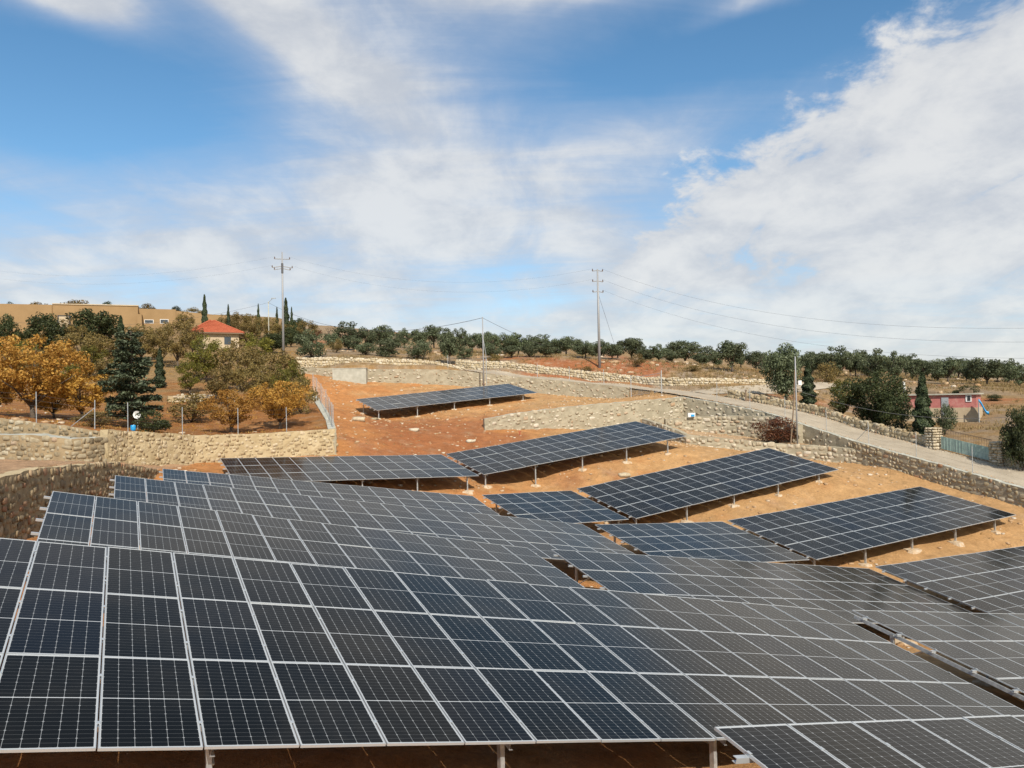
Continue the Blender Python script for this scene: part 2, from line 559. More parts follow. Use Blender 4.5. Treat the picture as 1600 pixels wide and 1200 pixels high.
def axis(a, b, step, lo, hi):
    core = np.arange(a, b + 1e-6, step)
    g = []; s_ = step; p = b
    while p < hi: s_ *= 1.25; p += min(s_, 60); g.append(p)
    l = []; s_ = step; p = a
    while p > lo: s_ *= 1.25; p -= min(s_, 60); l.append(p)
    return np.r_[l[::-1], core, g]


gx = axis(-27, 41, .26, -900, 900); gy = axis(4, 106, .26, -60, 1600)
GX, GY = np.meshgrid(gx, gy)
gxf, gyf = GX.ravel(), GY.ravel()
zf = zones(gxf, gyf)
hf = height(gxf, gyf)
rough = (fbm(gxf * .9, gyf * .9, 3) - .47) * .22 + (fbm(gxf * 3.3, gyf * 3.3, 9, 3) - .43) * .17
amp = np.where(zf == 0, .8, np.where(zf == 5, 1.2, 1.0))
hf = hf + rough * amp
# keep the carriageway smooth
rn = np.array([(a + b) / 2 for a, b in zip(ROAD_NEAR, ROAD_FAR)])


def dist_path(x, y, path):
    best = np.full(x.shape, 1e9)
    for a, b in zip(path[:-1], path[1:]):
        d = b[:2] - a[:2]; L2 = d @ d
        t = np.clip(((x - a[0]) * d[0] + (y - a[1]) * d[1]) / L2, 0, 1)
        best = np.minimum(best, np.hypot(x - a[0] - t * d[0], y - a[1] - t * d[1]))
    return best


rd = dist_path(gxf, gyf, rn)
on_road = (rd < ROAD_W / 2 + .5) & (zf == 0)
hf[on_road] -= rough[on_road] * .8 + .10
ny, nx = GX.shape
idx = np.arange(nx * ny).reshape(ny, nx)
gq = np.stack([idx[:-1, :-1], idx[:-1, 1:], idx[1:, 1:], idx[1:, :-1]], -1).reshape(-1, 4)
# soil colours
tan, orange, red = np.array([.51, .295, .125]), np.array([.48, .21, .07]), np.array([.32, .105, .036])
pale, litter, dry, greyb = np.array([.50, .38, .25]), np.array([.30, .125, .035]), np.array([.28, .175, .075]), np.array([.27, .20, .13])
n1 = fbm(gxf * .12, gyf * .12, 21, 3); n2 = fbm(gxf * .5, gyf * .5, 33, 4); n3 = fbm(gxf * 1.9, gyf * 1.9, 41, 3)
sm = lambda v, a, b: np.clip((v - a) / (b - a), 0, 1)[:, None]
C = orange + (tan - orange) * sm(n2 + .35 * (gxf + gyf * .2 - 8) / 20., .25, .7)
redness = sm(n1 * .5 + n2 * .6 + .45 * np.exp(-((gxf + 5) / 12.) ** 2 - ((gyf - 70) / 14.) ** 2), .62, .85)
C = C + (red - C) * redness * .8
C = C + (pale - C) * sm(n3 * .6 + n2 * .4, .53, .72) * .32
o5 = (zf == 5)[:, None]
Co = litter + (dry - litter) * sm(n2 + (gyf - 75) / 60., .4, .8)
Co = Co + (pale - Co) * sm(n3, .55, .8) * .4
C = np.where(o5, Co, C)
Cr = dry + (greyb - dry) * sm(n2, .4, .62)
Cr = Cr + (red * 1.1 - Cr) * sm(n1 + .25 * np.exp(-((gxf - 25) / 22.) ** 2 - ((gyf - 112) / 9.) ** 2), .55, .72) * .85
Cr = Cr + (pale - Cr) * sm(n3, .5, .75) * .5
C = np.where((zf == 0)[:, None], Cr, C)
C = np.where(((zf == 3) | (zf == 4))[:, None], C * .45 + pale * .5, C)

m_ground, t, b = mat('soil', .95, spec=.2)
at = t.new('ShaderNodeAttribute', attribute_name='soil')
tcg = t.new('ShaderNodeTexCoord').outputs['Object']
g1 = t.noise(tcg, 1.3, 8, .65)
g2 = t.noise(tcg, 9, 6, .7)
g3 = t.noise(tcg, 40, 3, .6)
vv = t.math('ADD', t.math('MULTIPLY', g1, .8), t.math('MULTIPLY', g2, .75))
cc = t.mix(1.0, at.outputs['Color'], t.ramp(vv, [(.42, (.52, .48, .44)), (.78, (1.0, 1.0, 1.0)), (1.0, (1.35, 1.38, 1.45))]), 'MULTIPLY')
peb = t.step(g3, .60, .68)
cc = t.mix(t.math('MULTIPLY', peb, .5), cc, (.55, .44, .32))
t.put(b.inputs['Base Color'], cc)
t.put(b.inputs['Normal'], t.bump(t.math('ADD', t.math('MULTIPLY', g1, .8), t.math('ADD', g2, t.math('MULTIPLY', g3, .5))), 1.0, .11))
me = raw_mesh('ground', np.c_[gxf, gyf, hf], gq, m_ground, True)
ca = me.color_attributes.new('soil', 'FLOAT_COLOR', 'POINT')
ca.data.foreach_set('color', np.c_[C, np.ones(len(C))].astype(np.float32).ravel())
ground = bpy.data.objects.new('ground', me)
tag(link(ground), kind='structure')


def bary_h(x, y):
    """height of the built ground sheet"""
    i = int(np.clip(np.searchsorted(gx, x) - 1, 0, nx - 2)); j = int(np.clip(np.searchsorted(gy, y) - 1, 0, ny - 2))
    fx = (x - gx[i]) / (gx[i + 1] - gx[i]); fy = (y - gy[j]) / (gy[j + 1] - gy[j])
    H = hf.reshape(ny, nx)
    return float((H[j, i] * (1 - fx) + H[j, i + 1] * fx) * (1 - fy) + (H[j + 1, i] * (1 - fx) + H[j + 1, i + 1] * fx) * fy)


# ------------------------------------------------------------------ road
m_road, t, b = mat('worn_asphalt', .9, spec=.3)
tcg = t.new('ShaderNodeTexCoord').outputs['Object']
rv = t.math('ADD', t.math('MULTIPLY', t.noise(tcg, .5, 6, .65), .6), t.math('MULTIPLY', t.noise(tcg, 8, 5, .7), .4))
t.put(b.inputs['Base Color'], t.ramp(rv, [(.35, (.30, .245, .175)), (.52, (.40, .335, .245)), (.68, (.48, .41, .31))]))
t.put(b.inputs['Normal'], t.bump(t.noise(tcg, 30, 4, .7), .5, .02))


def resample(path, step):
    out_ = [path[0]]
    for a, b_ in zip(path[:-1], path[1:]):
        n = max(1, int(round(np.linalg.norm(b_ - a) / step)))
        for i in range(1, n + 1):
            out_.append(a + (b_ - a) * i / n)
    return out_


def smooth_path(path, it=2):
    for _ in range(it):
        q = [path[0]]
        for a, b_ in zip(path[:-1], path[1:]):
            q += [a * .75 + b_ * .25, a * .25 + b_ * .75]
        path = q + [path[-1]]
    return path


def strip(name, near, far, cross, lift):
    v = []; f = []
    for i, (a, b_) in enumerate(zip(near, far)):
        for j in range(cross + 1):
            p = a + (b_ - a) * j / cross
            h = gz(p[0], p[1], 0) + lift + .05 * math.sin(math.pi * j / cross)
            v.append((p[0], p[1], h))
    k = cross + 1
    for i in range(len(near) - 1):
        for j in range(cross):
            f.append([i * k + j, (i + 1) * k + j, (i + 1) * k + j + 1, i * k + j + 1])
    me_ = raw_mesh(name, v, [q[::-1] for q in f], m_road, True)
    o = bpy.data.objects.new(name, me_)
    return tag(link(o), kind='structure')


sp = smooth_path(ROAD_NEAR, 2)
strip('road', offset(sp, .12), offset(sp, ROAD_W), 6, .03)
side = smooth_path(PP([(1105, 618, 89.5), (1160, 618, 91.5), (1240, 616, 95), (1330, 612, 103)]), 2)
strip('side_road', side, offset(side, 3.2), 4, .06)

# ------------------------------------------------------------------ stone walls


def stone_mat(name, stops):
    m, t, b = mat(name, .9, spec=.25)
    oi = t.new('ShaderNodeObjectInfo').outputs['Random']
    at = t.new('ShaderNodeAttribute', attribute_name='tone').outputs['Fac']
    r = t.math('FRACT', t.math('ADD', oi, at))
    tcg = t.new('ShaderNodeTexCoord').outputs['Object']
    geo = t.new('ShaderNodeNewGeometry').outputs['Position']
    n = t.noise(geo, 5, 6, .7)
    c = t.ramp(r, stops)
    c = t.mix(1.0, c, t.ramp(n, [(.3, (.62, .58, .52)), (.6, (1.05, 1.05, 1.05))]), 'MULTIPLY')
    t.put(b.inputs['Base Color'], c)
    t.put(b.inputs['Normal'], t.bump(t.noise(geo, 18, 5, .7), .7, .03))
    return m


m_st_warm = stone_mat('weathered_field_stone', [(0, (.28, .22, .135)), (.3, (.38, .305, .19)), (.6, (.45, .375, .25)), (.9, (.52, .45, .33)), (.97, (.40, .25, .15)), (1, (.36, .20, .11))])
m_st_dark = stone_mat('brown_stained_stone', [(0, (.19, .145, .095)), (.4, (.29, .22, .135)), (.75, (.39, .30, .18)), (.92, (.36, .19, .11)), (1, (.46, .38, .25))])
m_st_cream = stone_mat('cream_limestone', [(0, (.38, .31, .2)), (.4, (.5, .42, .29)), (.8, (.58, .50, .37)), (1, (.62, .56, .44))])
m_st_flush = stone_mat('tan_flush_stone', [(0, (.38, .29, .17)), (.5, (.46, .37, .23)), (.9, (.54, .45, .31)), (1, (.36, .25, .14))])
m_st_umber = stone_mat('umber_field_stone', [(0, (.21, .17, .11)), (.4, (.30, .245, .16)), (.8, (.38, .325, .225)), (.95, (.44, .39, .29)), (1, (.36, .19, .11))])
m_st_pale = stone_mat('pale_limestone', [(0, (.36, .30, .21)), (.4, (.48, .42, .31)), (.8, (.57, .51, .41)), (1, (.42, .29, .18))])


def mortar_mat(name, a, b2):
    m, t, b = mat(name, .95, spec=.2)
    geo = t.new('ShaderNodeNewGeometry').outputs['Position']
    n = t.noise(geo, 1.2, 7, .65)
    t.put(b.inputs['Base Color'], t.ramp(n, [(.3, a), (.68, b2)]))
    t.put(b.inputs['Normal'], t.bump(t.noise(geo, 12, 6, .7), .8, .04))
    return m


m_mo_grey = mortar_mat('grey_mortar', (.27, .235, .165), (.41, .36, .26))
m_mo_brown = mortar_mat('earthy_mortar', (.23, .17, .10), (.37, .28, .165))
m_mo_tan = mortar_mat('tan_mortar', (.38, .29, .16), (.52, .42, .26))
m_conc, t, b = mat('concrete', .9, spec=.25)
geo = t.new('ShaderNodeNewGeometry').outputs['Position']
t.put(b.inputs['Base Color'], t.ramp(t.noise(geo, 1.5, 7, .65), [(.32, (.33, .32, .26)), (.66, (.46, .45, .38))]))
t.put(b.inputs['Normal'], t.bump(t.noise(geo, 25, 4, .7), .4, .02))

# a rounded, uneven stone: a cube cut once and pulled towards a sphere (26 points)
_g = [(x, y, z) for x in (-1, 0, 1) for y in (-1, 0, 1) for z in (-1, 0, 1) if (x, y, z) != (0, 0, 0)]
_gi = {p: i for i, p in enumerate(_g)}
_sf = []
for ax in range(3):
    for sgn in (-1, 1):
        for a in (-1, 0):
            for b_ in (-1, 0):
                q = []
                for (da, db) in ((0, 0), (1, 0), (1, 1), (0, 1)):
                    p = [0, 0, 0]; p[ax] = sgn; p[(ax + 1) % 3] = a + da; p[(ax + 2) % 3] = b_ + db
                    q.append(_gi[tuple(p)])
                _sf.append(q if sgn > 0 else q[::-1])
_sf = np.array(_sf)
STONE_V = []
for k in range(10):
    v = np.array(_g, float)
    L = np.linalg.norm(v, axis=1, keepdims=True)
    v = v / L * (L * .66 + .38)
    v *= 1 + RNG.uniform(-.17, .17, (26, 1))
    v += RNG.uniform(-.13, .13, (26, 3))
    v /= np.abs(v).max(0)
    STONE_V.append(v * .5)
_stone_mesh = {}


def stone_mesh(k, m):
    if (k, m.name) not in _stone_mesh:
        _stone_mesh[(k, m.name)] = raw_mesh('stone', STONE_V[k], _sf, m, False)
    return _stone_mesh[(k, m.name)]


def px_size(p, s):
    q = M3.T @ (np.asarray(p) - [0, 0, CAM_H])
    if q[2] < 1: return 0, False
    a = 800 + FPX * q[0] / q[2]; b_ = 600 + FPX * q[1] / q[2]
    return s * FPX / q[2], (-5 < a < 1605 and -5 < b_ < 1205)


def stones_obj(name, items, m, parent):
    """many stones joined: items = (pos, R(3x3 columns scaled), k, tone)"""
    if not items: return
    n = len(items)
    vs = np.empty((n * 26, 3)); fs = np.empty((n * 24, 4), int); tone = np.empty(n * 24)
    for i, (p, R, k, tn) in enumerate(items):
        vs[i * 26:(i + 1) * 26] = STONE_V[k] @ R.T + p
        fs[i * 24:(i + 1) * 24] = _sf + i * 26
        tone[i * 24:(i + 1) * 24] = tn
    me_ = raw_mesh(name, vs, fs, m, False)
    at = me_.attributes.new('tone', 'FLOAT', 'FACE'); at.data.foreach_set('value', tone.astype(np.float32))
    o = bpy.data.objects.new(name, me_)
    return tag(link(o, parent), kind='stuff')


def wall(name, label, path, low, thick, size, m_stone, m_mortar, pack=.94, sparse=0., cap_stones=False, proud=.45, singles=300, min_px=7.5, base_list=None, cap_m=None, seed=1, jit=.12, both=False):
    """masonry wall under the top line path; low = zone whose soil its foot stands in"""
    rs = np.random.default_rng(seed)
    path = [np.asarray(p, float) for p in path]
    fine_ = resample(path, .45)
    back = offset(fine_, thick)
    root = empty(name, (*fine_[len(fine_) // 2][:2], fine_[len(fine_) // 2][2]), label, 'wall')
    org = rel(root)
    feet = []
    for p, q in zip(fine_, back):
        pf = p.copy()
        h = gz(p[0], p[1], low)
        feet.append(min(h - .35, p[2] - .25))
    # core: rows up the face, then over the cap and down the back
    rows = 7
    vs = []
    for i, (p, q) in enumerate(zip(fine_, back)):
        topj = (rs.random() - .5) * .06
        for r in range(rows):
            z = feet[i] + (p[2] - feet[i]) * r / (rows - 1)
            jx, jy = rs.uniform(-.035, .035, 2)
            vs.append((p[0] + jx, p[1] + jy, z + (topj if r == rows - 1 else 0)))
        vs.append(((p[0] + q[0]) / 2, (p[1] + q[1]) / 2, p[2] + topj + rs.uniform(.0, .05)))
        vs.append((q[0], q[1], p[2] + topj)); vs.append((q[0], q[1], feet[i]))
    k = rows + 3
    fs = []
    for i in range(len(fine_) - 1):
        for r in range(k - 1):
            fs.append([i * k + r, (i + 1) * k + r, (i + 1) * k + r + 1, i * k + r + 1])
    fs.append(list(range(k))[::-1]); fs.append([(len(fine_) - 1) * k + r for r in range(k)])
    me_ = raw_mesh('core', np.array(vs) - org, fs, m_mortar)
    if cap_m is not None:
        me_.materials.append(cap_m)
        for i in range(len(fine_) - 1):
            for r in (rows - 1, rows):
                me_.polygons[i * (k - 1) + r].material_index = 1
    link(bpy.data.objects.new('core', me_), root)
    # stones laid in uneven courses
    items = []
    seg = [np.linalg.norm((b_ - a)[:2]) for a, b_ in zip(fine_[:-1], fine_[1:])]
    cum = np.r_[0, np.cumsum(seg)]

    def at_s(s):
        i = int(np.clip(np.searchsorted(cum, s) - 1, 0, len(seg) - 1)); f = (s - cum[i]) / max(seg[i], 1e-6)
        p = fine_[i] + (fine_[i + 1] - fine_[i]) * f
        d = (fine_[i + 1] - fine_[i])[:2] / max(seg[i], 1e-6)
        slope = (fine_[i + 1] - fine_[i])[2] / max(seg[i], 1e-6)
        return p, d, feet[i] + (feet[i + 1] - feet[i]) * f, slope
    hmax = max(p[2] - f for p, f in zip(fine_, feet))
    z = 0.; sides = (0, 1) if both else (0,)
    for sd in sides:
        dtop = 0.
        while dtop < hmax:
            ch = size * rs.uniform(.62, 1.05)
            s = rs.uniform(0, size)
            while s < cum[-1]:
                sw = size * (.55 + 1.35 * rs.random() ** 1.5)
                p, d, ft, slope = at_s(s + sw / 2 if s + sw / 2 < cum[-1] else cum[-1])
                zz = p[2] - dtop - ch / 2 + rs.uniform(-1, 1) * jit * size
                if zz > ft and rs.random() > sparse and zz < p[2] - ch * .2:
                    nrm = np.array([d[1], -d[0], 0]) * (1 if sd == 0 else -1)
                    dd = np.array([d[0], d[1], slope]); dd /= np.linalg.norm(dd)
                    upv = np.array([0, 0, 1.])
                    a = rs.uniform(-.22, .22)
                    e1 = dd * math.cos(a) + upv * math.sin(a); e2 = upv * math.cos(a) - dd * math.sin(a)
                    shr = rs.uniform(.5, .95) if sparse > .2 else rs.uniform(.84, 1.04)
                    dep = size * rs.uniform(.35, .5)
                    R = np.stack([e1 * sw * pack * shr, e2 * ch * pack * rs.uniform(.8, 1.25) * shr, nrm * dep], 1)
                    pos = np.array([p[0], p[1], zz]) + (0 if sd == 0 else 1) * (-nrm * -thick) + nrm * dep * (proud - .62) + nrm * rs.uniform(-.025, .03)
                    items.append((pos, R, int(rs.integers(10)), rs.random()))
                s += sw
            dtop += ch
    if cap_stones:
        s = 0
        while s < cum[-1]:
            for row in range(max(1, int(thick / (size * .8)))):
                sw = size * rs.uniform(.5, 1.5)
                p, d, ft, slope = at_s(min(s + sw / 2, cum[-1]))
                nrm = np.array([d[1], -d[0], 0])
                pos = p - nrm * (row + .5 + rs.uniform(-.3, .3)) * size * .8 + [0, 0, rs.uniform(-.25, .22) * size]
                dd = np.array([d[0], d[1], slope]); dd /= np.linalg.norm(dd)
                R = np.stack([dd * sw, nrm * size * .9, np.array([0, 0, size * rs.uniform(.5, 1.0)])], 1)
                items.append((pos, R, int(rs.integers(10)), rs.random()))
            s += size * .95
    big_ = []
    for i, it in enumerate(items):
        sz, vis = px_size(it[0], (np.linalg.norm(it[1][:, 0]) + np.linalg.norm(it[1][:, 1])) / 2)
        if vis and sz >= min_px: big_.append((sz, i))
    big_ = sorted(big_, reverse=True)[:singles]
    chosen = {i for _, i in big_}
    for i in sorted(chosen):
        p, R, kk, tn = items[i]
        o = bpy.data.objects.new('stone', stone_mesh(kk, m_stone))
        o.matrix_basis = Matrix(((*R[0], p[0] - org[0]), (*R[1], p[1] - org[1]), (*R[2], p[2] - org[2]), (0, 0, 0, 1)))
        link(o, root)
    stones_obj('small_stones', [(it[0] - org, *it[1:]) for i, it in enumerate(items) if i not in chosen], m_stone, root)
    return root


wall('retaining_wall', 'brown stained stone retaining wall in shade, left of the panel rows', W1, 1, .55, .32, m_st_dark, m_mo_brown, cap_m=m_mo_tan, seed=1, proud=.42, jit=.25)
wall('stone_wall', 'short sunlit stone wall with grey cement top at far left', W2, 4, 1.7, .36, m_st_umber, m_mo_brown, cap_m=m_conc, seed=2, proud=.42, jit=.25)
wall('orchard_wall', 'upper stone wall at far left below the big orange tree', W0, 4, .5, .34, m_st_umber, m_mo_brown, seed=3, proud=.42, jit=.25)
wall('terrace_wall', 'tan terrace wall of flush stones below the fenced orchard', W3, 1, .5, .30, m_st_flush, m_mo_tan, proud=.34, jit=.3, sparse=.08, seed=4, min_px=8)
wall('boundary_wall', 'low grey wall running uphill beside the red soil slope', W4, 2, .6, .36, m_st_warm, m_mo_grey, cap_m=m_conc, seed=5, singles=60)
wall('mortared_wall', 'grey mortared wall with scattered pale stones behind the farthest panel table', W5, 2, .5, .46, m_st_pale, m_mo_grey, pack=.85, sparse=.34, proud=.40, seed=6, singles=80, jit=.35)
wall('road_wall', 'long grey mortared retaining wall below the road bend, dotted with pale stones', W7, 1, .5, .46, m_st_pale, m_mo_grey, pack=.86, sparse=.28, proud=.40, seed=7, singles=160, jit=.35, cap_m=m_conc)
wall('ledge_wall', 'low pale stone wall in front of the utility pole with wooden prop', W8, 1, .5, .46, m_st_pale, m_mo_grey, pack=.9, sparse=.12, proud=.45, seed=8, singles=160, jit=.3)
wall('road_wall', 'packed stone retaining wall along the road on the right', W9, 1, .5, .40, m_st_warm, m_mo_grey, pack=.93, sparse=.04, proud=.36, seed=9, jit=.25, cap_m=m_conc)
W7c = PP([(1040, 656, 79.6), (1100, 651, 79.6), (1150, 650, 78.6), (1200, 651, 76.6), (1246, 664, 73.7)])
wall('stepped_wall', 'middle step of the pale stone walls below the road bend', W7c, 3, .9, .46, m_st_pale, m_mo_grey, pack=.88, sparse=.15, proud=.45, seed=10, singles=120, jit=.3)
W6a = PP([(462, 559, 101.6), (560, 561, 101.6), (640, 563, 101.6), (680, 566, 101.4), (724, 576, 101)])
wall('dry_stone_wall', 'cream dry stone wall above the concrete block', W6a, 0, .7, .38, m_st_cream, m_mo_tan, pack=1.02, proud=.6, cap_stones=True, seed=11, singles=80, min_px=7)
W6b = PP([(712, 563.5, 107.5), (800, 568, 105.6), (900, 579.5, 102.6), (1000, 590, 99.2), (1060, 592, 96.6), (1117, 592.5, 96), (1200, 595, 97.8), (1240, 597, 100)])
wall('dry_stone_wall', 'long cream dry stone wall across the road under the olive grove', W6b, 0, .7, .40, m_st_cream, m_mo_tan, pack=1.02, proud=.6, cap_stones=True, seed=12, singles=160, min_px=7)
far = offset(sp, ROAD_W + .15)
W10a = [p.copy() for p in far if P(1150, 0, 80)[0] < p[0] < P(1448, 0, 68.5)[0]]
for p in W10a: p[2] = gz(p[0], p[1], 0) + .75
wall('roadside_wall', 'low tan stone wall along the far side of the road', W10a, 0, .55, .42, m_st_warm, m_mo_tan, pack=.98, proud=.55, cap_stones=True, seed=13, singles=150, min_px=7)

# ------------------------------------------------------------------ solar tables
m_cell, t, b = mat('solar_glass', .13, base=(.01, .011, .013), spec=.5)
tcg = t.new('ShaderNodeTexCoord').outputs['Object']
sx = t.new('ShaderNodeSeparateXYZ'); t.put(sx.inputs[0], tcg)
GW, GH = 1.134, 2.289
IX, IY = .024, .034                                               # white margin of the laminate
cwid = (GW - 2 * IX) / 6
chei = (GH - 2 * IY - .016) / 24
u_ = t.math('DIVIDE', t.math('SUBTRACT', sx.outputs[0], IX), cwid)
yy = t.math('SUBTRACT', sx.outputs[1], GH / 2)
ya_ = t.math('ABSOLUTE', yy)
v_ = t.math('DIVIDE', t.math('SUBTRACT', ya_, .008), chei)


def grid_d(x, pitch):
    """distance to the nearest grid line in metres"""
    fr = t.math('FRACT', x)
    return t.math('MULTIPLY', t.math('MINIMUM', fr, t.math('SUBTRACT', 1, fr)), pitch)


dcol = grid_d(u_, cwid); drow = grid_d(v_, chei)
l_col = t.step(dcol, .0034, .0018)
l_row = t.step(drow, .0022, .0010)
v2 = t.math('DIVIDE', v_, 2.0)
dia = t.step(t.math('ADD', dcol, grid_d(v2, chei * 2)), .017, .013)
l_mid = t.step(ya_, .010, .007)
edge = t.math('MAXIMUM', t.step(t.math('ABSOLUTE', t.math('SUBTRACT', sx.outputs[0], GW / 2)), GW / 2 - IX, GW / 2 - IX + .002), t.step(ya_, GH / 2 - IY, GH / 2 - IY + .002))
line = t.math('MAXIMUM', t.math('MAXIMUM', t.math('MULTIPLY', l_col, .52), t.math('MULTIPLY', l_row, .22)), t.math('MAXIMUM', t.math('MULTIPLY', dia, .55), t.math('MAXIMUM', l_mid, t.math('MULTIPLY', edge, .9))))
oi = t.new('ShaderNodeObjectInfo').outputs['Random']
tint = t.ramp(oi, [(0, (.0045, .0045, .0042)), (.7, (.0045, .0047, .0047)), (.88, (.0045, .0055, .0075)), (1, (.0045, .0065, .011))])
geo = t.new('ShaderNodeNewGeometry').outputs['Position']
dust = t.noise(geo, .6, 6, .6)
bb = t.mix(t.math('MULTIPLY', t.step(dust, .4, .75), .03), tint, (.42, .36, .28))
t.put(b.inputs['Base Color'], t.mix(line, bb, (.46, .48, .49)))
b.inputs['Specular IOR Level'].default_value = 0
b.inputs['Roughness'].default_value = .6
fr = t.new('ShaderNodeFresnel'); fr.inputs['IOR'].default_value = 1.26
gl = t.new('ShaderNodeBsdfGlossy'); gl.inputs['Color'].default_value = (1, .91, .80, 1)
t.put(gl.inputs['Roughness'], t.math('ADD', .10, t.math('MULTIPLY', dust, .10)))
mx = t.new('ShaderNodeMixShader')
t.put(mx.inputs[0], fr.outputs[0]); t.l.new(b.outputs[0], mx.inputs[1]); t.l.new(gl.outputs[0], mx.inputs[2])
t.l.new(mx.outputs[0], t.n['Material Output'].inputs[0])
m_back, _, _ = mat('white_backsheet', .6, base=(.55, .56, .57))
m_alu, t, b = mat('anodised_aluminium', .40, metal=.5, base=(.54, .56, .56))
m_galv, t, b = mat('galvanised_steel', .45, metal=.6, base=(.5, .52, .52))
geo = t.new('ShaderNodeNewGeometry').outputs['Position']
t.put(b.inputs['Base Color'], t.ramp(t.noise(geo, 9, 4, .6), [(.35, (.40, .42, .42)), (.65, (.60, .62, .62))]))

LIP, FH = .0105, .035
mb = MB()
mb.v = [np.array(p, float) for p in ((LIP * .5, LIP * .5, .026), (GW - LIP * .5, LIP * .5, .026), (GW - LIP * .5, GH - LIP * .5, .026), (LIP * .5, GH - LIP * .5, .026),
                                     (LIP * .5, LIP * .5, .0315), (GW - LIP * .5, LIP * .5, .0315), (GW - LIP * .5, GH - LIP * .5, .0315), (LIP * .5, GH - LIP * .5, .0315))]
mb.f = [[4, 5, 6, 7], [0, 3, 2, 1]]
me_glass = mb.mesh('solar_module', m_cell)
me_glass.materials.append(m_back)
me_glass.polygons[1].material_index = 1
fv = []
for (x0, y0, x1, y1) in ((0, 0, GW, GH), (LIP, LIP, GW - LIP, GH - LIP)):
    for z in (0, FH):
        fv += [(x0, y0, z), (x1, y0, z), (x1, y1, z), (x0, y1, z)]
ff = []
for j in range(4):
    k = (j + 1) % 4
    ff += [[j, k, 4 + k, 4 + j], [8 + k, 8 + j, 12 + j, 12 + k], [4 + j, 4 + k, 12 + k, 12 + j], [k, j, 8 + j, 8 + k]]
me_frame = raw_mesh('frame', fv, ff, m_alu)

TL = {
    'A': 'nearest large solar table across the bottom left of the view',
    'B': 'second solar table behind the nearest one, rail ends showing at its left',
    'C': 'long third solar table on the left, beside the end of the shaded wall',
    'D': 'fourth solar table on the left, only its upper rows visible',
    'T2': 'solar table below the tan terrace wall, its right end meeting a tilted table',
    'T1': 'farthest solar table alone on the red soil slope',
    'T3': 'long tilted solar table below the grey mortared wall, rising to the right',
    'T4': 'small dark six-column solar table in the middle of the yard',
    'T5': 'long tilted solar table in the middle, between two others rising rightward',
    'T6': 'eight-column solar table lower centre, left of the big right-hand table',
    'T7': 'large tilted solar table nearest the packed stone road wall on the right',
    'T8': 'solar table cut by the right edge below the large tilted one',
    'E': 'wide solar table in the centre right with an open gap at its left end',
    'F': 'solar table at the right edge with a steel beam showing along its left side',
    'G': 'corner of a solar table at the bottom right of the view',
}
BENTS = {20: [.5, 4.1, 7.7, 11.3, 14.9, 18.6], 16: [.28, 3.87, 7.46, 11.05, 14.6], 14: [.28, 3.6, 6.9, 10.2, 13.4], 8: [.28, 3.9, 7.4], 6: [.28, 3., 5.6], 10: [.28, 3.87, 7.46]}
CPROF = lambda a, b_, th: [(0, 0), (a, 0), (a, th), (th, th), (th, b_ - th), (a, b_ - th), (a, b_), (0, b_)]
FOOT = []
for k in range(6):
    m2 = MB()
    rs = np.random.default_rng(50 + k)
    n = 11
    rad = rs.uniform(.28, .5, n)
    ang = np.linspace(0, 2 * math.pi, n, endpoint=False)
    m2.v = [np.array((math.cos(a) * r, math.sin(a) * r, -.12)) for a, r in zip(ang, rad)] + [np.array((math.cos(a) * r * .8, math.sin(a) * r * .8, .05 + rs.uniform(-.02, .03))) for a, r in zip(ang, rad)] + [np.array((0, 0, .11))]
    m2.f = [[j, (j + 1) % n, n + (j + 1) % n, n + j] for j in range(n)] + [[n + j, n + (j + 1) % n, 2 * n] for j in range(n)]
    FOOT.append(m2)
m_foot, t, b = mat('poured_footing', .95, base=(.5, .46, .38), spec=.2)
geo = t.new('ShaderNodeNewGeometry').outputs['Position']
t.put(b.inputs['Base Color'], t.ramp(t.noise(geo, 7, 5, .7), [(.38, (.42, .28, .15)), (.62, (.54, .46, .35))]))
FOOT = [f.mesh('footing', m_foot, False) for f in FOOT]

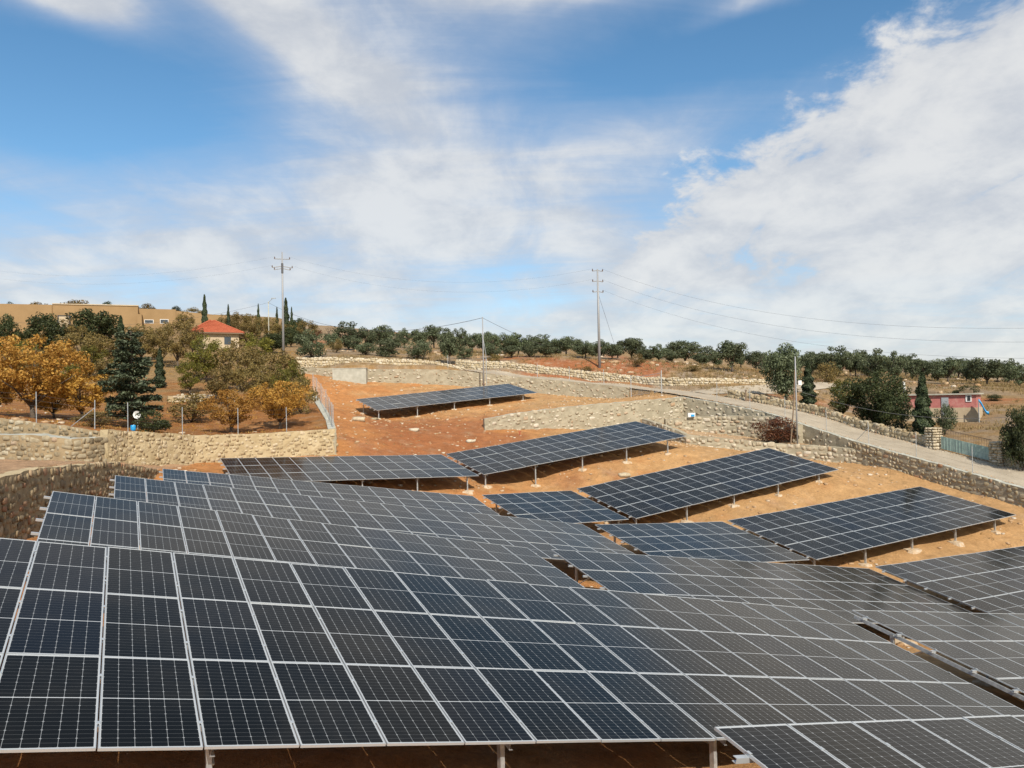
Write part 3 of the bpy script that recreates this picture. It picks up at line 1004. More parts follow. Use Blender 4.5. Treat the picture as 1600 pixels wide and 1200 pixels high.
for k, (n, o, x, y, nn) in TF.items():
    root = bpy.data.objects.new('solar_table', None)
    root.empty_display_size = .3
    R = np.stack([x, y, nn], 1)
    root.matrix_basis = Matrix(((*R[0], o[0]), (*R[1], o[1]), (*R[2], o[2]), (0, 0, 0, 1)))
    link(root); tag(root, TL[k], 'solar panels', 'solar tables in the yard')
    rs = np.random.default_rng(sum(map(ord, k)))
    for j in range(3):
        for i in range(n):
            a = bpy.data.objects.new('solar_module', me_glass)
            a.location = (i * MW + .01, j * MH + .005, rs.normal(0, .0025))
            a.rotation_euler = (rs.normal(0, .0022), rs.normal(0, .0030), 0)
            link(a, root)
            link(bpy.data.objects.new('frame', me_frame), a)
    upl = R.T @ np.array([0, 0, 1.])
    # rails
    for j in range(6):
        yr = (j // 2 + (.24, .76)[j % 2]) * MH
        r = MB()
        r.extrude(CPROF(.062, .062, .007), (-.17, yr - .03, -.064), (0, 1, 0), (0, 0, 1), (n * MW + .3, 0, 0))
        for i in range(n + 1):
            r.box((i * MW - .022 + (.02 if i == 0 else 0) - (.02 if i == n else 0), yr - .03, FH + .002), (.044, 0, 0), (0, .06, 0), (0, 0, .006))
        r.build('rail', m_alu, root)
    # bents: rafter, two posts, braces, footings
    for bi in ([-.06] + BENTS[n][1:] if k == 'F' else BENTS[n]):
        xb = bi * MW
        r = MB(); r.extrude(CPROF(.06, .10, .006), (xb, .12, -.166), (1, 0, 0), (0, 0, 1), (0, 3 * MH - .3, 0))
        r.build('rafter', m_galv, root)
        for (yp, sg) in ((.45, 1), (5.35, -1)):
            top = np.array([xb, yp, -.10])
            wt = R @ top + o
            g = bary_h(wt[0], wt[1])
            Lh = max(.25, wt[2] - g)
            p = MB()
            ex = R.T @ np.array([x[0], x[1], 0]) / math.hypot(x[0], x[1]); ey = np.cross(upl, ex)
            p.extrude(CPROF(.07, .11, .007), top - ex * .035 - ey * .055 - upl * (Lh + .15), ex, ey, upl * (Lh + .16))
            p.build('post', m_galv, root)
            q = top - upl * Lh * .45
            e = np.array([xb, yp + sg * min(1.1, Lh * .9), -.11])
            br = MB(); br.tube([q + ex * .05, e + np.array([.03, 0, 0])], .022, 4)
            br.build('brace', m_galv, root)
            f = bpy.data.objects.new('footing', FOOT[rs.integers(6)])
            base = R.T @ (np.array([wt[0], wt[1], g]) - o)
            Rl = R.T @ np.array(Matrix.Rotation(rs.uniform(0, 6), 3, 'Z'))
            s_ = rs.uniform(.75, 1.3) if k not in ('A', 'G') else .8
            Rl = Rl * s_
            f.matrix_basis = Matrix(((*Rl[0], base[0]), (*Rl[1], base[1]), (*Rl[2], base[2]), (0, 0, 0, 1)))
            link(f, root)

# ------------------------------------------------------------------ vegetation


def leaf_mat(name, stops, trans=.25, rough=.6):
    m, t, b = mat(name, rough, spec=.3)
    at = t.new('ShaderNodeAttribute', attribute_name='tone').outputs['Fac']
    oi = t.new('ShaderNodeObjectInfo').outputs['Random']
    c = t.ramp(at, stops)
    hs = t.new('ShaderNodeHueSaturation')
    t.put(hs.inputs['Hue'], t.math('ADD', .494, t.math('MULTIPLY', oi, .014)))
    t.put(hs.inputs['Value'], t.math('ADD', .8, t.math('MULTIPLY', oi, .45)))
    t.put(hs.inputs['Color'], c)
    t.put(b.inputs['Base Color'], hs.outputs[0])
    tr = t.new('ShaderNodeBsdfTranslucent')
    t.put(tr.inputs[0], hs.outputs[0])
    mx = t.new('ShaderNodeMixShader')
    mx.inputs[0].default_value = trans
    o = t.n['Material Output']
    t.l.new(b.outputs[0], mx.inputs[1]); t.l.new(tr.outputs[0], mx.inputs[2]); t.l.new(mx.outputs[0], o.inputs[0])
    return m


LM = {
    'olive': leaf_mat('olive_leaves', [(0, (.045, .055, .026)), (.45, (.10, .12, .058)), (.8, (.16, .18, .10)), (1, (.26, .28, .19))]),
    'orange': leaf_mat('orange_autumn_leaves', [(0, (.26, .12, .025)), (.4, (.45, .235, .045)), (.75, (.56, .33, .07)), (1, (.60, .45, .14))], .35),
    'brown': leaf_mat('brown_autumn_leaves', [(0, (.085, .065, .024)), (.5, (.18, .13, .045)), (.85, (.27, .18, .055)), (1, (.34, .22, .07))], .3),
    'yellow': leaf_mat('yellow_green_leaves', [(0, (.06, .062, .014)), (.5, (.15, .14, .025)), (.85, (.24, .21, .035)), (1, (.32, .22, .03))], .35),
    'green': leaf_mat('dark_green_leaves', [(0, (.022, .03, .011)), (.5, (.048, .06, .021)), (.85, (.085, .095, .032)), (1, (.12, .125, .045))]),
    'cedar': leaf_mat('cedar_needles', [(0, (.035, .046, .028)), (.5, (.075, .092, .052)), (.85, (.13, .15, .085)), (1, (.20, .21, .12))], .12),
    'cypress': leaf_mat('cypress_foliage', [(0, (.018, .028, .012)), (.5, (.038, .052, .022)), (1, (.07, .085, .035))], .1),
    'rust': leaf_mat('rusty_shrub_leaves', [(0, (.07, .035, .018)), (.5, (.16, .06, .025)), (.85, (.20, .10, .035)), (1, (.12, .11, .035))], .25),
    'grass': leaf_mat('dry_grass', [(0, (.20, .13, .05)), (.5, (.34, .24, .1)), (.85, (.44, .33, .16)), (1, (.20, .18, .06))], .3),
}
m_bark, t, b = mat('bark', .95, spec=.15)
geo = t.new('ShaderNodeNewGeometry').outputs['Position']
t.put(b.inputs['Base Color'], t.ramp(t.noise(geo, 8, 5, .7), [(.35, (.06, .045, .032)), (.65, (.15, .12, .09))]))


def leaf_mesh(name, cen, nrm, size, tone, m, asp=.5):
    """one small lozenge per leaf or leaf spray"""
    n = len(cen)
    a = np.cross(nrm, RNG.normal(size=(n, 3))); a /= np.linalg.norm(a, axis=1, keepdims=True) + 1e-9
    b_ = np.cross(nrm, a)
    s_ = size[:, None]
    v = np.empty((n, 4, 3))
    v[:, 0] = cen - a * s_; v[:, 2] = cen + a * s_ * .9
    v[:, 1] = cen + b_ * s_ * asp + nrm * s_ * .18; v[:, 3] = cen - b_ * s_ * asp + nrm * s_ * .18
    me_ = raw_mesh(name, v.reshape(-1, 3), np.arange(n * 4).reshape(n, 4), m)
    at = me_.attributes.new('tone', 'FLOAT', 'FACE'); at.data.foreach_set('value', np.clip(tone, 0, 1).astype(np.float32))
    return me_


def unit(n):
    v = RNG.normal(size=(n, 3)); return v / np.linalg.norm(v, axis=1, keepdims=True)


def make_broad(kind, nclump, nleaf, leaf, z0=.22, spread=.5, seed=0, lump=.16, trunk_r=.028, flat=1.0, open_=.25):
    """unit-height broadleaf tree: (trunk mesh, crown mesh)"""
    rs = np.random.default_rng(seed)
    cz = (1 + z0) / 2; rz = (1 - z0) / 2
    cl = []
    while len(cl) < nclump:
        d = rs.normal(size=3); d /= np.linalg.norm(d)
        r = rs.uniform(open_, 1) ** .6
        lo = 1.0 if d[2] > -.3 else .75
        c = np.array([d[0] * spread * r * lo * rs.uniform(.75, 1.1), d[1] * spread * r * lo * rs.uniform(.75, 1.1), cz + d[2] * rz * r * flat * .92])
        cl.append((c, lump * rs.uniform(.6, 1.25), rs.random()))
    cen = []; nr = []; sz = []; tn = []
    for c, r, tt in cl:
        k = int(nleaf / nclump * (r / lump) ** 1.6)
        d = rs.normal(size=(k, 3)); d /= np.linalg.norm(d, axis=1, keepdims=True)
        rr = rs.uniform(.25, 1, (k, 1)) ** .5
        p = c + d * rr * r * np.array([1, 1, .8])
        cen.append(p)
        q = d + rs.normal(size=(k, 3)) * .7
        nr.append(q / np.linalg.norm(q, axis=1, keepdims=True))
        sz.append(leaf * rs.uniform(.6, 1.3, k))
        tn.append(rs.beta(2, 2.2, k) * .7 + tt * .3)
    cen = np.concatenate(cen); zmax = cen[:, 2].max()
    cen[:, 2] *= 1 / zmax
    crown = leaf_mesh('crown', cen, np.concatenate(nr), np.concatenate(sz), np.concatenate(tn), LM[kind])
    tb = MB()
    bx, by = rs.uniform(-.02, .02, 2)
    fork = np.array([bx, by, z0 * rs.uniform(.7, 1.0) + .03])
    tb.tube([(0, 0, -.04), (bx * .3, by * .3, z0 * .4), fork], [trunk_r * 1.3, trunk_r, trunk_r * .85], 7)
    for i in range(9):
        c = cl[rs.integers(len(cl))][0]
        mid_ = fork * .5 + c * .5 + np.array([0, 0, .03 + rs.uniform(-.02, .03)])
        tb.tube([fork - [0, 0, .02], mid_, c], [trunk_r * .6, trunk_r * .35, trunk_r * .1], 5)
    return tb.mesh('trunk', m_bark, True), crown


def make_cypress(kind, nleaf, leaf, width, seed):
    rs = np.random.default_rng(seed)
    h = rs.uniform(.02, 1, nleaf) ** .9
    prof = np.minimum(1, (h + .06) * 5) * (1 - h) ** .62 * (1 + .18 * np.sin(h * 37 + rs.uniform(0, 6)))
    a = rs.uniform(0, 2 * math.pi, nleaf)
    r = width * prof * np.sqrt(rs.uniform(.45, 1, nleaf)) * (1 + .2 * np.sin(a * 3 + h * 21))
    cen = np.c_[np.cos(a) * r, np.sin(a) * r, h]
    nr = np.c_[np.cos(a), np.sin(a), np.full(nleaf, .5)] + rs.normal(size=(nleaf, 3)) * .5
    nr /= np.linalg.norm(nr, axis=1, keepdims=True)
    crown = leaf_mesh('crown', cen, nr, leaf * rs.uniform(.6, 1.3, nleaf), rs.beta(2, 2, nleaf), LM[kind], .4)
    tb = MB(); tb.tube([(0, 0, -.04), (0, 0, .5), (0, 0, .93)], [.022, .014, .004], 6)
    return tb.mesh('trunk', m_bark, True), crown


def make_cedar(nleaf, leaf, seed, width=.36):
    rs = np.random.default_rng(seed)
    tb = MB(); tb.tube([(0, 0, -.04), (0, 0, .5), (.01, 0, .97)], [.03, .02, .004], 7)
    cen = []; nr = []; tn = []
    nb = 46
    for i in range(nb):
        h = .08 + .88 * (i / nb) ** .95 + rs.uniform(-.02, .02)
        L = width * (1 - h) ** .6 * rs.uniform(.45, 1.25) + .03
        a = i * 2.4 + rs.uniform(-.4, .4)
        d = np.array([math.cos(a), math.sin(a), 0])
        tip = np.array([0, 0, h + L * .10]) + d * L
        m_ = np.array([0, 0, h + L * .16]) + d * L * .55
        tb.tube([(0, 0, h), m_, tip], [.008, .005, .0015], 4)
        k = int(nleaf / nb * (L / (width * .55)))
        tt = rs.uniform(.15, 1, k)
        side = np.array([-d[1], d[0], 0])
        p = d * (L * tt)[:, None] + np.array([0, 0, h]) + np.c_[np.zeros(k), np.zeros(k), L * .16 * np.sin(tt * 2.2)] + side * (rs.normal(size=k) * L * .22 * (1.15 - tt))[:, None]
        p[:, 2] += rs.normal(size=k) * .010 - np.abs(rs.normal(size=k)) * .012
        cen.append(p)
        q = np.array([0, 0, 1.]) + rs.normal(size=(k, 3)) * .55
        nr.append(q / np.linalg.norm(q, axis=1, keepdims=True)); tn.append(rs.beta(2, 2, k) * .7 + .3 * rs.random())
    cen = np.concatenate(cen)
    return tb.mesh('trunk', m_bark, True), leaf_mesh('crown', cen, np.concatenate(nr), leaf * rs.uniform(.6, 1.3, len(cen)), np.concatenate(tn), LM['cedar'], .4)


def make_bare(seed, leafy=None, nleaf=0, leaf=.02):
    rs = np.random.default_rng(seed)
    tb = MB(); tips = []

    def grow(p, d, L, r, lev):
        q = p + d * L
        tb.tube([p, (p + q) / 2 + rs.normal(size=3) * L * .05, q], [r, r * .85, r * .6], 5 if lev < 2 else 4, cap=False)
        tips.append(q)
        if lev < 4:
            for i in range(3 if lev < 3 else 2):
                e = d + rs.normal(size=3) * .55 + np.array([0, 0, .12]); e /= np.linalg.norm(e)
                grow(q, e, L * rs.uniform(.6, .82), r * .58, lev + 1)
    grow(np.array([0, 0, -.03]), np.array([0, 0, 1.]), .28, .026, 0)
    tw = MB()
    crown = None
    if leafy:
        c = np.array(tips); k = rs.integers(len(c), size=nleaf)
        cen = c[k] + rs.normal(size=(nleaf, 3)) * .04
        n_ = rs.normal(size=(nleaf, 3)); n_ /= np.linalg.norm(n_, axis=1, keepdims=True)
        crown = leaf_mesh('crown', cen, n_, leaf * rs.uniform(.6, 1.3, nleaf), rs.random(nleaf), LM[leafy])
    return tb.mesh('trunk', m_bark, True), crown


PROTO = {
    'olive': [make_broad('olive', (34, 46, 60, 40)[i % 4], 3800, .033, (.20, .10, .16, .26)[i % 4], (.50, .58, .46, .54)[i % 4], 100 + i, (.17, .14, .12, .15)[i % 4], .032, open_=.2) for i in range(8)],
    'olive_low': [make_broad('olive', 30, 3800, .036, .03, .62, 120 + i, .20, .03) for i in range(2)],
    'olive_big': [make_broad('olive', 50, 9000, .024, .14, .46, 130 + i, .15, .03) for i in range(2)],
    'orange': [make_broad('orange', 120, 9500, .019, .15, .54, 140 + i, .085, .026, open_=.22) for i in range(4)],
    'brown': [make_broad('brown', 80, 5200, .023, .13, .5, 150 + i, .10, .024, open_=.25) for i in range(4)],
    'yellow': [make_broad('yellow', 80, 5200, .023, .10, .52, 160 + i, .10, .024, open_=.25) for i in range(3)],
    'green': [make_broad('green', 44, 7000, .027, .10, .52, 170 + i, .16, .028) for i in range(3)],
    'shrub_brown': [make_broad('brown', 22, 2200, .035, .0, .6, 180 + i, .2, .02) for i in range(2)],
    'shrub_rust': [make_broad('rust', 24, 4200, .028, .0, .62, 190, .2, .02)],
    'shrub_green': [make_broad('green', 22, 2600, .035, .0, .6, 195 + i, .2, .02) for i in range(2)],
    'pine': [make_broad('green', 66, 13000, .021, .06, .55, 200 + i, .14, .028) for i in range(2)],
    'cypress': [make_cypress('cypress', 5200, .026, .13, 210 + i) for i in range(2)],
    'cedar': [make_cedar(15000, .019, 220)],
    'bare': [make_bare(230), make_bare(231)],
    'red': [make_bare(240, 'rust', 700, .03)],
}
ORD = ['first', 'second', 'third', 'fourth', 'fifth', 'sixth', 'seventh', 'eighth', 'ninth', 'tenth', 'eleventh', 'twelfth', 'thirteenth', 'fourteenth', 'fifteenth', 'sixteenth',
       'seventeenth', 'eighteenth', 'nineteenth', 'twentieth', 'twenty-first', 'twenty-second', 'twenty-third', 'twenty-fourth', 'twenty-fifth']
ORD += ['twenty-' + q for q in ORD[5:9]] + ['thirtieth'] + ['thirty-' + q for q in ORD[:9]] + ['fortieth'] + ['forty-' + q for q in ORD[:9]] + ['fiftieth'] + ['fifty-' + q for q in ORD[:9]] + ['sixtieth'] + ['sixty-' + q for q in ORD[:9]]
_cnt = {}


def plant(name, proto, a, top, base, z, wpx, label, cat, group=None, sink=.05):
    """a plant standing at distance z on sight line a; its foot on the soil there, its height from the survey"""
    p = P(a, base, z)
    g = bary_h(p[0], p[1])
    tip = P(a, top, z)[2]
    h = max(.4, tip - g + sink)
    wd = wpx / FPX * z
    i = _cnt.get(proto, 0); _cnt[proto] = i + 1
    tm, cm = PROTO[proto][i % len(PROTO[proto])]
    o = empty(name, (p[0], p[1], g - sink), label, cat, group, rz=random.uniform(0, 6.28))
    ref = {'cypress': .26, 'cedar': .72, 'bare': .9, 'red': .9}.get(proto)
    if ref is None:
        ref = {'olive': .92, 'olive_low': 1.15, 'olive_big': .9, 'pine': 1.0}.get(proto, .92)
    s_ = wd / ref
    s_ = min(max(s_, h * .45), h * 2.4)
    o.scale = (s_, s_, h)
    link(bpy.data.objects.new('trunk', tm), o)
    if cm is not None:
        link(bpy.data.objects.new('crown', cm), o)
    return o


# the olive grove beyond the road
GROVE = [(545, 502, 540, 140, 50), (553, 524, 548, 125, 30), (595, 508, 538, 145, 38), (632, 512, 535, 160, 24), (678, 508, 530, 165, 36), (722, 512, 535, 160, 22), (755, 517, 540, 150, 30), (788, 520, 545, 150, 38), (810, 520, 560, 132, 40),
         (850, 522, 563, 126, 40), (885, 525, 567, 122, 40), (908, 528, 565, 132, 24), (940, 530, 568, 122, 34), (987, 527, 568, 121, 42), (1030, 537, 568, 123, 32), (1070, 530, 570, 120, 48), (1100, 540, 570, 124, 40),
         (1268, 550, 573, 128, 30), (1310, 540, 575, 126, 48), (1337, 546, 575, 130, 35), (1425, 552, 582, 126, 28), (1465, 562, 590, 124, 40), (1510, 567, 588, 128, 26), (1575, 565, 590, 125, 30)]
GROVE += [(520, 520, 545, 128, 26), (575, 516, 540, 142, 30), (615, 516, 540, 150, 28), (655, 514, 538, 158, 30), (700, 512, 536, 160, 30), (738, 520, 542, 150, 28), (770, 522, 545, 148, 30), (830, 526, 562, 134, 34), (868, 530, 564, 130, 30), (925, 534, 566, 128, 30),
          (965, 534, 566, 126, 32), (1010, 540, 568, 126, 30), (1050, 540, 570, 126, 28), (1120, 548, 572, 126, 28), (1355, 552, 578, 128, 36), (1445, 562, 588, 128, 34), (1525, 566, 590, 126, 34), (1290, 552, 576, 132, 30)]
GROVE += [(1160 + 21 * q + random.uniform(-6, 6), 549 + q * .75 + random.uniform(-5, 5), 580, 138 + random.uniform(-4, 10), random.uniform(26, 42)) for q in range(21)]
FRONT = [(604, 528, 562, 115, 45), (572, 535, 562, 116, 36), (652, 530, 560, 116, 45), (703, 517, 566, 111, 38), (725, 540, 562, 117, 28), (770, 538, 562, 115, 32), (800, 540, 566, 113, 30), (827, 536, 566, 112, 28), (853, 536, 568, 112, 36), (915, 536, 570, 112, 34), (957, 538, 570, 112, 32),
         (1008, 545, 572, 113, 26), (1047, 548, 570, 112, 24), (1098, 552, 572, 111, 28), (1145, 532, 587, 104, 52), (1370, 544, 580, 117, 46), (1398, 548, 588, 112, 36), (1482, 558, 597, 112, 42), (1542, 558, 595, 114, 48), (1594, 568, 597, 112, 36)]
for i, q in enumerate(sorted(GROVE)):
    plant('olive_tree', 'olive', *q, '%s olive tree from the left in the back row of the hilltop grove' % ORD[i], 'tree', 'olive trees in the back row')
for i, q in enumerate(sorted(FRONT)):
    plant('olive_tree', 'olive_low' if q[0] in (604, 572, 652, 725, 770) else 'olive', *q, '%s olive tree from the left in the front row beyond the road' % ORD[i], 'tree', 'olive trees in the front row')
plant('olive_tree', 'olive_low', 487, 514, 557, 109, 54, 'round bushy olive tree just right of the tall left power pole', 'tree')
plant('red_tree', 'red', 495, 508, 522, 170, 26, 'small red-leaved tree on the skyline', 'tree')
plant('bare_tree', 'bare', 513, 496, 521, 172, 26, 'small leafless grey tree on the skyline', 'tree')
plant('bare_tree', 'bare', 1190, 546, 582, 108, 26, 'thin leafless tree right of the largest roadside olive', 'tree')
plant('bare_tree', 'bare', 652, 500, 530, 175, 30, 'thin bare branches above the grove left of centre', 'tree')
# right-hand cluster
plant('olive_tree', 'olive_big', 1228, 535, 632, 87, 70, 'tall dark olive tree behind the slim pole with a prop', 'tree')
plant('cypress_tree', 'cypress', 1264, 566, 642, 85, 24, 'slim cypress against the tall dark olive on the right', 'tree')
plant('oak_tree', 'yellow', 1318, 592, 655, 81, 58, 'yellowish green tree left of the broad dark pine', 'tree')
plant('pine_tree', 'pine', 1368, 577, 678, 77, 104, 'broad dark pine tree behind the low roadside wall', 'tree')
plant('evergreen_shrub', 'shrub_green', 1412, 620, 678, 73, 46, 'dark evergreen shrub between the pine and the cypress', 'shrub')
plant('cypress_tree', 'cypress', 1443, 584, 682, 70.5, 32, 'dark cypress left of the red and white shed', 'tree')
plant('olive_tree', 'olive_low', 1476, 628, 672, 71.5, 32, 'small olive bush in front of the red and white shed', 'shrub')
plant('evergreen_tree', 'pine', 1598, 630, 706, 61, 66, 'dark tree cut by the right edge beside the gate', 'tree')
plant('evergreen_shrub', 'shrub_green', 1512, 602, 620, 97, 52, 'wide green bush behind the shed roof', 'shrub')
plant('evergreen_shrub', 'shrub_green', 1558, 616, 636, 92, 30, 'round green bush right of the blue slide', 'shrub')
plant('rusty_shrub', 'shrub_rust', 1215, 650, 694, 73.6, 58, 'rust-coloured shrub left of the slim pole', 'shrub')
for a, tp, ba, z, wd, lb in ((772, 553, 575, 108, 20, 'pale dry bush near the short central pole'), (995, 552, 574, 106, 20, 'pale dry bush right of the tall central power pole'), (1082, 570, 592, 103, 30, 'low brown scrub on the red field above the dry wall'),
                             (525, 528, 545, 120, 18, 'small brown bush on the hillside left of the grove'), (1297, 565, 585, 105, 34, 'round brown bush above the yellowish tree'), (912, 572, 580, 104, 30, 'low brown scrub at the foot of the central power pole')):
    plant('brown_bush', 'shrub_brown', a, tp, ba, z, wd, lb, 'shrub')
# the orchard on the left
for pr, a, tp, ba, z, wd, nm, lb in (
        ('orange', 52, 522, 663, 59, 136, 'autumn_tree', 'largest orange autumn tree at the far left'),
        ('orange', 128, 578, 664, 61, 100, 'autumn_tree', 'orange autumn tree between the largest one and the cedar'),
        ('orange', -5, 565, 655, 61, 80, 'autumn_tree', 'orange autumn tree cut by the left edge'),
        ('cedar', 205, 512, 674, 60, 128, 'cedar_tree', 'dark blue-green cedar with layered boughs in the orchard'),
        ('orange', 362, 608, 682, 61.5, 84, 'autumn_tree', 'small orange tree with visible trunk behind the tan terrace wall'),
        ('orange', 438, 594, 674, 65, 86, 'autumn_tree', 'dense orange tree nearest the boundary wall'),
        ('shrub_brown', 470, 588, 650, 72, 46, 'brown_bush', 'dry brown bush by the boundary fence'),
        ('shrub_brown', 298, 612, 664, 68, 62, 'brown_bush', 'dark brown thicket right of the cedar'),
        ('shrub_brown', 145, 640, 674, 54, 48, 'brown_bush', 'low brown bush at the fence beside the cedar'),
        ('shrub_green', 236, 640, 674, 57, 50, 'evergreen_shrub', 'dark green bush at the cedar foot'),
        ('yellow', 322, 522, 592, 92, 66, 'fruit_tree', 'yellow-green fruit tree below the red-roofed house'),
        ('brown', 372, 530, 604, 86, 74, 'fruit_tree', 'brown-leaved fruit tree right of the yellow-green one'),
        ('brown', 432, 545, 604, 82, 80, 'fruit_tree', 'brown fruit tree in front of the tall left power pole'),
        ('yellow', 405, 520, 585, 100, 56, 'fruit_tree', 'yellow-green tree right of the red-roofed house'),
        ('brown', 278, 498, 572, 103, 56, 'fruit_tree', 'brown-green tree left of the red-roofed house'),
        ('brown', 222, 505, 560, 112, 62, 'fruit_tree', 'reddish brown tree in front of the warehouse windows'),
        ('cypress', 189, 494, 560, 105, 20, 'cypress_tree', 'small cypress rising behind the cedar'),
        ('brown', 128, 508, 570, 100, 78, 'fruit_tree', 'brown tree behind the orange trees'),
        ('green', 72, 488, 556, 112, 68, 'evergreen_tree', 'round dark green tree in front of the warehouse at left'),
        ('green', 147, 483, 540, 122, 78, 'evergreen_tree', 'wide dark green tree in front of the white warehouse door'),
        ('green', 12, 490, 556, 110, 50, 'evergreen_tree', 'dark green tree at the left edge before the warehouse'),
        ('yellow', 30, 530, 585, 96, 60, 'fruit_tree', 'olive-green tree behind the orange tree at far left'),
        ('cypress', 250, 545, 612, 88, 18, 'cypress_tree', 'dark cypress in the middle of the orchard'),
        ('brown', 170, 560, 612, 86, 64, 'fruit_tree', 'brown tree right behind the cedar'),
        ('yellow', 95, 560, 606, 84, 60, 'fruit_tree', 'yellowish tree behind the largest orange tree'),
        ('yellow', 296, 560, 612, 84, 44, 'fruit_tree', 'small yellow-green tree above the rubble in the orchard'),
        ('brown', 60, 545, 596, 92, 70, 'fruit_tree', 'brown tree behind the left edge orange tree'),
        ('brown', 250, 520, 566, 108, 50, 'fruit_tree', 'brown-green tree between the warehouse windows and the house'),
        ('brown', 190, 530, 576, 104, 56, 'fruit_tree', 'brown tree directly above the cedar top'),
        ('yellow', 140, 540, 590, 95, 60, 'fruit_tree', 'yellow-green tree left of the cedar top'),
        ('brown', 345, 570, 618, 78, 56, 'fruit_tree', 'brown tree behind the small orange tree'),
        ('yellow', 455, 562, 622, 76, 56, 'fruit_tree', 'yellow-green tree behind the dense orange tree'),
        ('brown', 395, 566, 622, 77, 60, 'fruit_tree', 'brown tree between the two small orange trees'),
        ('brown', 300, 505, 545, 118, 36, 'fruit_tree', 'small brown tree at the left wall of the red-roofed house'),
        ('brown', 100, 498, 540, 118, 50, 'fruit_tree', 'brown tree between the two dark green trees'),
        ('green', 425, 520, 560, 118, 46, 'evergreen_tree', 'dark green tree left of the tall left power pole'),
        ('orange', 85, 600, 664, 62, 70, 'autumn_tree', 'low orange tree between the two big orange ones'),
        ('cypress', 320, 461, 512, 150, 13, 'cypress_tree', 'tall thin cypress behind the red-roofed house'),
        ('cypress', 357, 476, 512, 160, 8, 'cypress_tree', 'thin cypress right behind the red roof'),
        ('cypress', 404, 475, 514, 170, 7, 'cypress_tree', 'thin skyline cypress left of the street lamp'),
        ('cypress', 433, 480, 512, 170, 7, 'cypress_tree', 'thin skyline cypress right of the street lamp'),
        ('cypress', 456, 480, 514, 172, 7, 'cypress_tree', 'thin skyline cypress right of the tall left power pole'),
        ('cypress', 447, 466, 514, 166, 14, 'cypress_tree', 'wider conifer right behind the tall left power pole'),
        ('brown', 375, 487, 516, 178, 40, 'skyline_tree', 'brown skyline tree right of the red roof'),
        ('brown', 418, 494, 520, 165, 36, 'skyline_tree', 'brown skyline tree under the street lamp'),
        ('green', 465, 496, 526, 160, 30, 'skyline_tree', 'dark skyline tree near the small red tree'),
        ('brown', 440, 505, 528, 150, 40, 'skyline_tree', 'brown tree behind the tall left power pole'),
        ('brown', 355, 490, 518, 165, 34, 'skyline_tree', 'brown skyline tree touching the red roof on its right'),
        ('brown', 395, 490, 518, 172, 40, 'skyline_tree', 'brown skyline tree left of the thin skyline cypress'),
        ('brown', 478, 500, 530, 150, 34, 'skyline_tree', 'brown skyline tree below the small red tree'),
        ('green', 455, 510, 536, 140, 34, 'skyline_tree', 'dark skyline tree right of the tall left pole'),
        ('brown', 385, 505, 530, 140, 44, 'skyline_tree', 'brown tree on the slope right of the house'),
        ('brown', 290, 486, 512, 178, 30, 'skyline_tree', 'brown tree at the right end of the warehouse'),
        ('brown', 345, 505, 524, 150, 34, 'skyline_tree', 'brown tree just behind the red-roofed house'),
        ('shrub_green', 15, 472, 482, 240, 20, 'skyline_bush', 'bush above the warehouse roof at the left edge'),
        ('shrub_brown', 60, 470, 482, 240, 34, 'skyline_bush', 'brown scrub above the left part of the warehouse roof'),
        ('shrub_brown', 118, 468, 482, 240, 44, 'skyline_bush', 'wide brown scrub above the middle of the warehouse roof'),
        ('shrub_green', 168, 470, 482, 240, 20, 'skyline_bush', 'green bush above the warehouse roof'),
        ('shrub_brown', 225, 474, 484, 240, 30, 'skyline_bush', 'low scrub above the warehouse window block'),
        ('shrub_green', 278, 478, 488, 235, 16, 'skyline_bush', 'green bush beside the white box on the warehouse roof'),
        ('shrub_brown', 303, 480, 492, 230, 26, 'skyline_bush', 'brown scrub left of the tall thin cypress')):
    plant(nm, pr, a, tp, ba, z, wd, lb, 'shrub' if pr.startswith('shrub') else 'tree')

# dry grass and weeds
def tufts(name, label, pts, hgt, m, per=7):
    cen = []; nr = []; sz = []
    v = []; k = 0
    n = len(pts) * per
    base = np.repeat(np.array(pts), per, 0)
    base = base + np.c_[RNG.normal(size=(n, 2)) * .09, np.zeros(n)]
    h = hgt * RNG.uniform(.5, 1.3, n)
    a = RNG.uniform(0, 6.28, n); lean = RNG.normal(size=(n, 2)) * .35
    wv = np.c_[np.cos(a), np.sin(a), np.zeros(n)] * (.018 + h * .05)[:, None]
    tip = base + np.c_[lean * h[:, None], h]
    vs = np.stack([base - wv, base + wv, tip], 1).reshape(-1, 3)
    me_ = raw_mesh(name, vs, np.arange(n * 3).reshape(n, 3), m)
    at = me_.attributes.new('tone', 'FLOAT', 'FACE'); at.data.foreach_set('value', RNG.random(n).astype(np.float32))
    o = bpy.data.objects.new(name, me_)
    return tag(link(o), label, 'grass', kind='stuff')


def scatter(n, x0, x1, y0, y1, keep, seed):
    rs = np.random.default_rng(seed)
    x = rs.uniform(x0, x1, n); y = rs.uniform(y0, y1, n)
    z = zones(x, y)
    m_ = keep(x, y, z)
    return [(a, b_, bary_h(a, b_) - .02) for a, b_ in zip(x[m_], y[m_])]


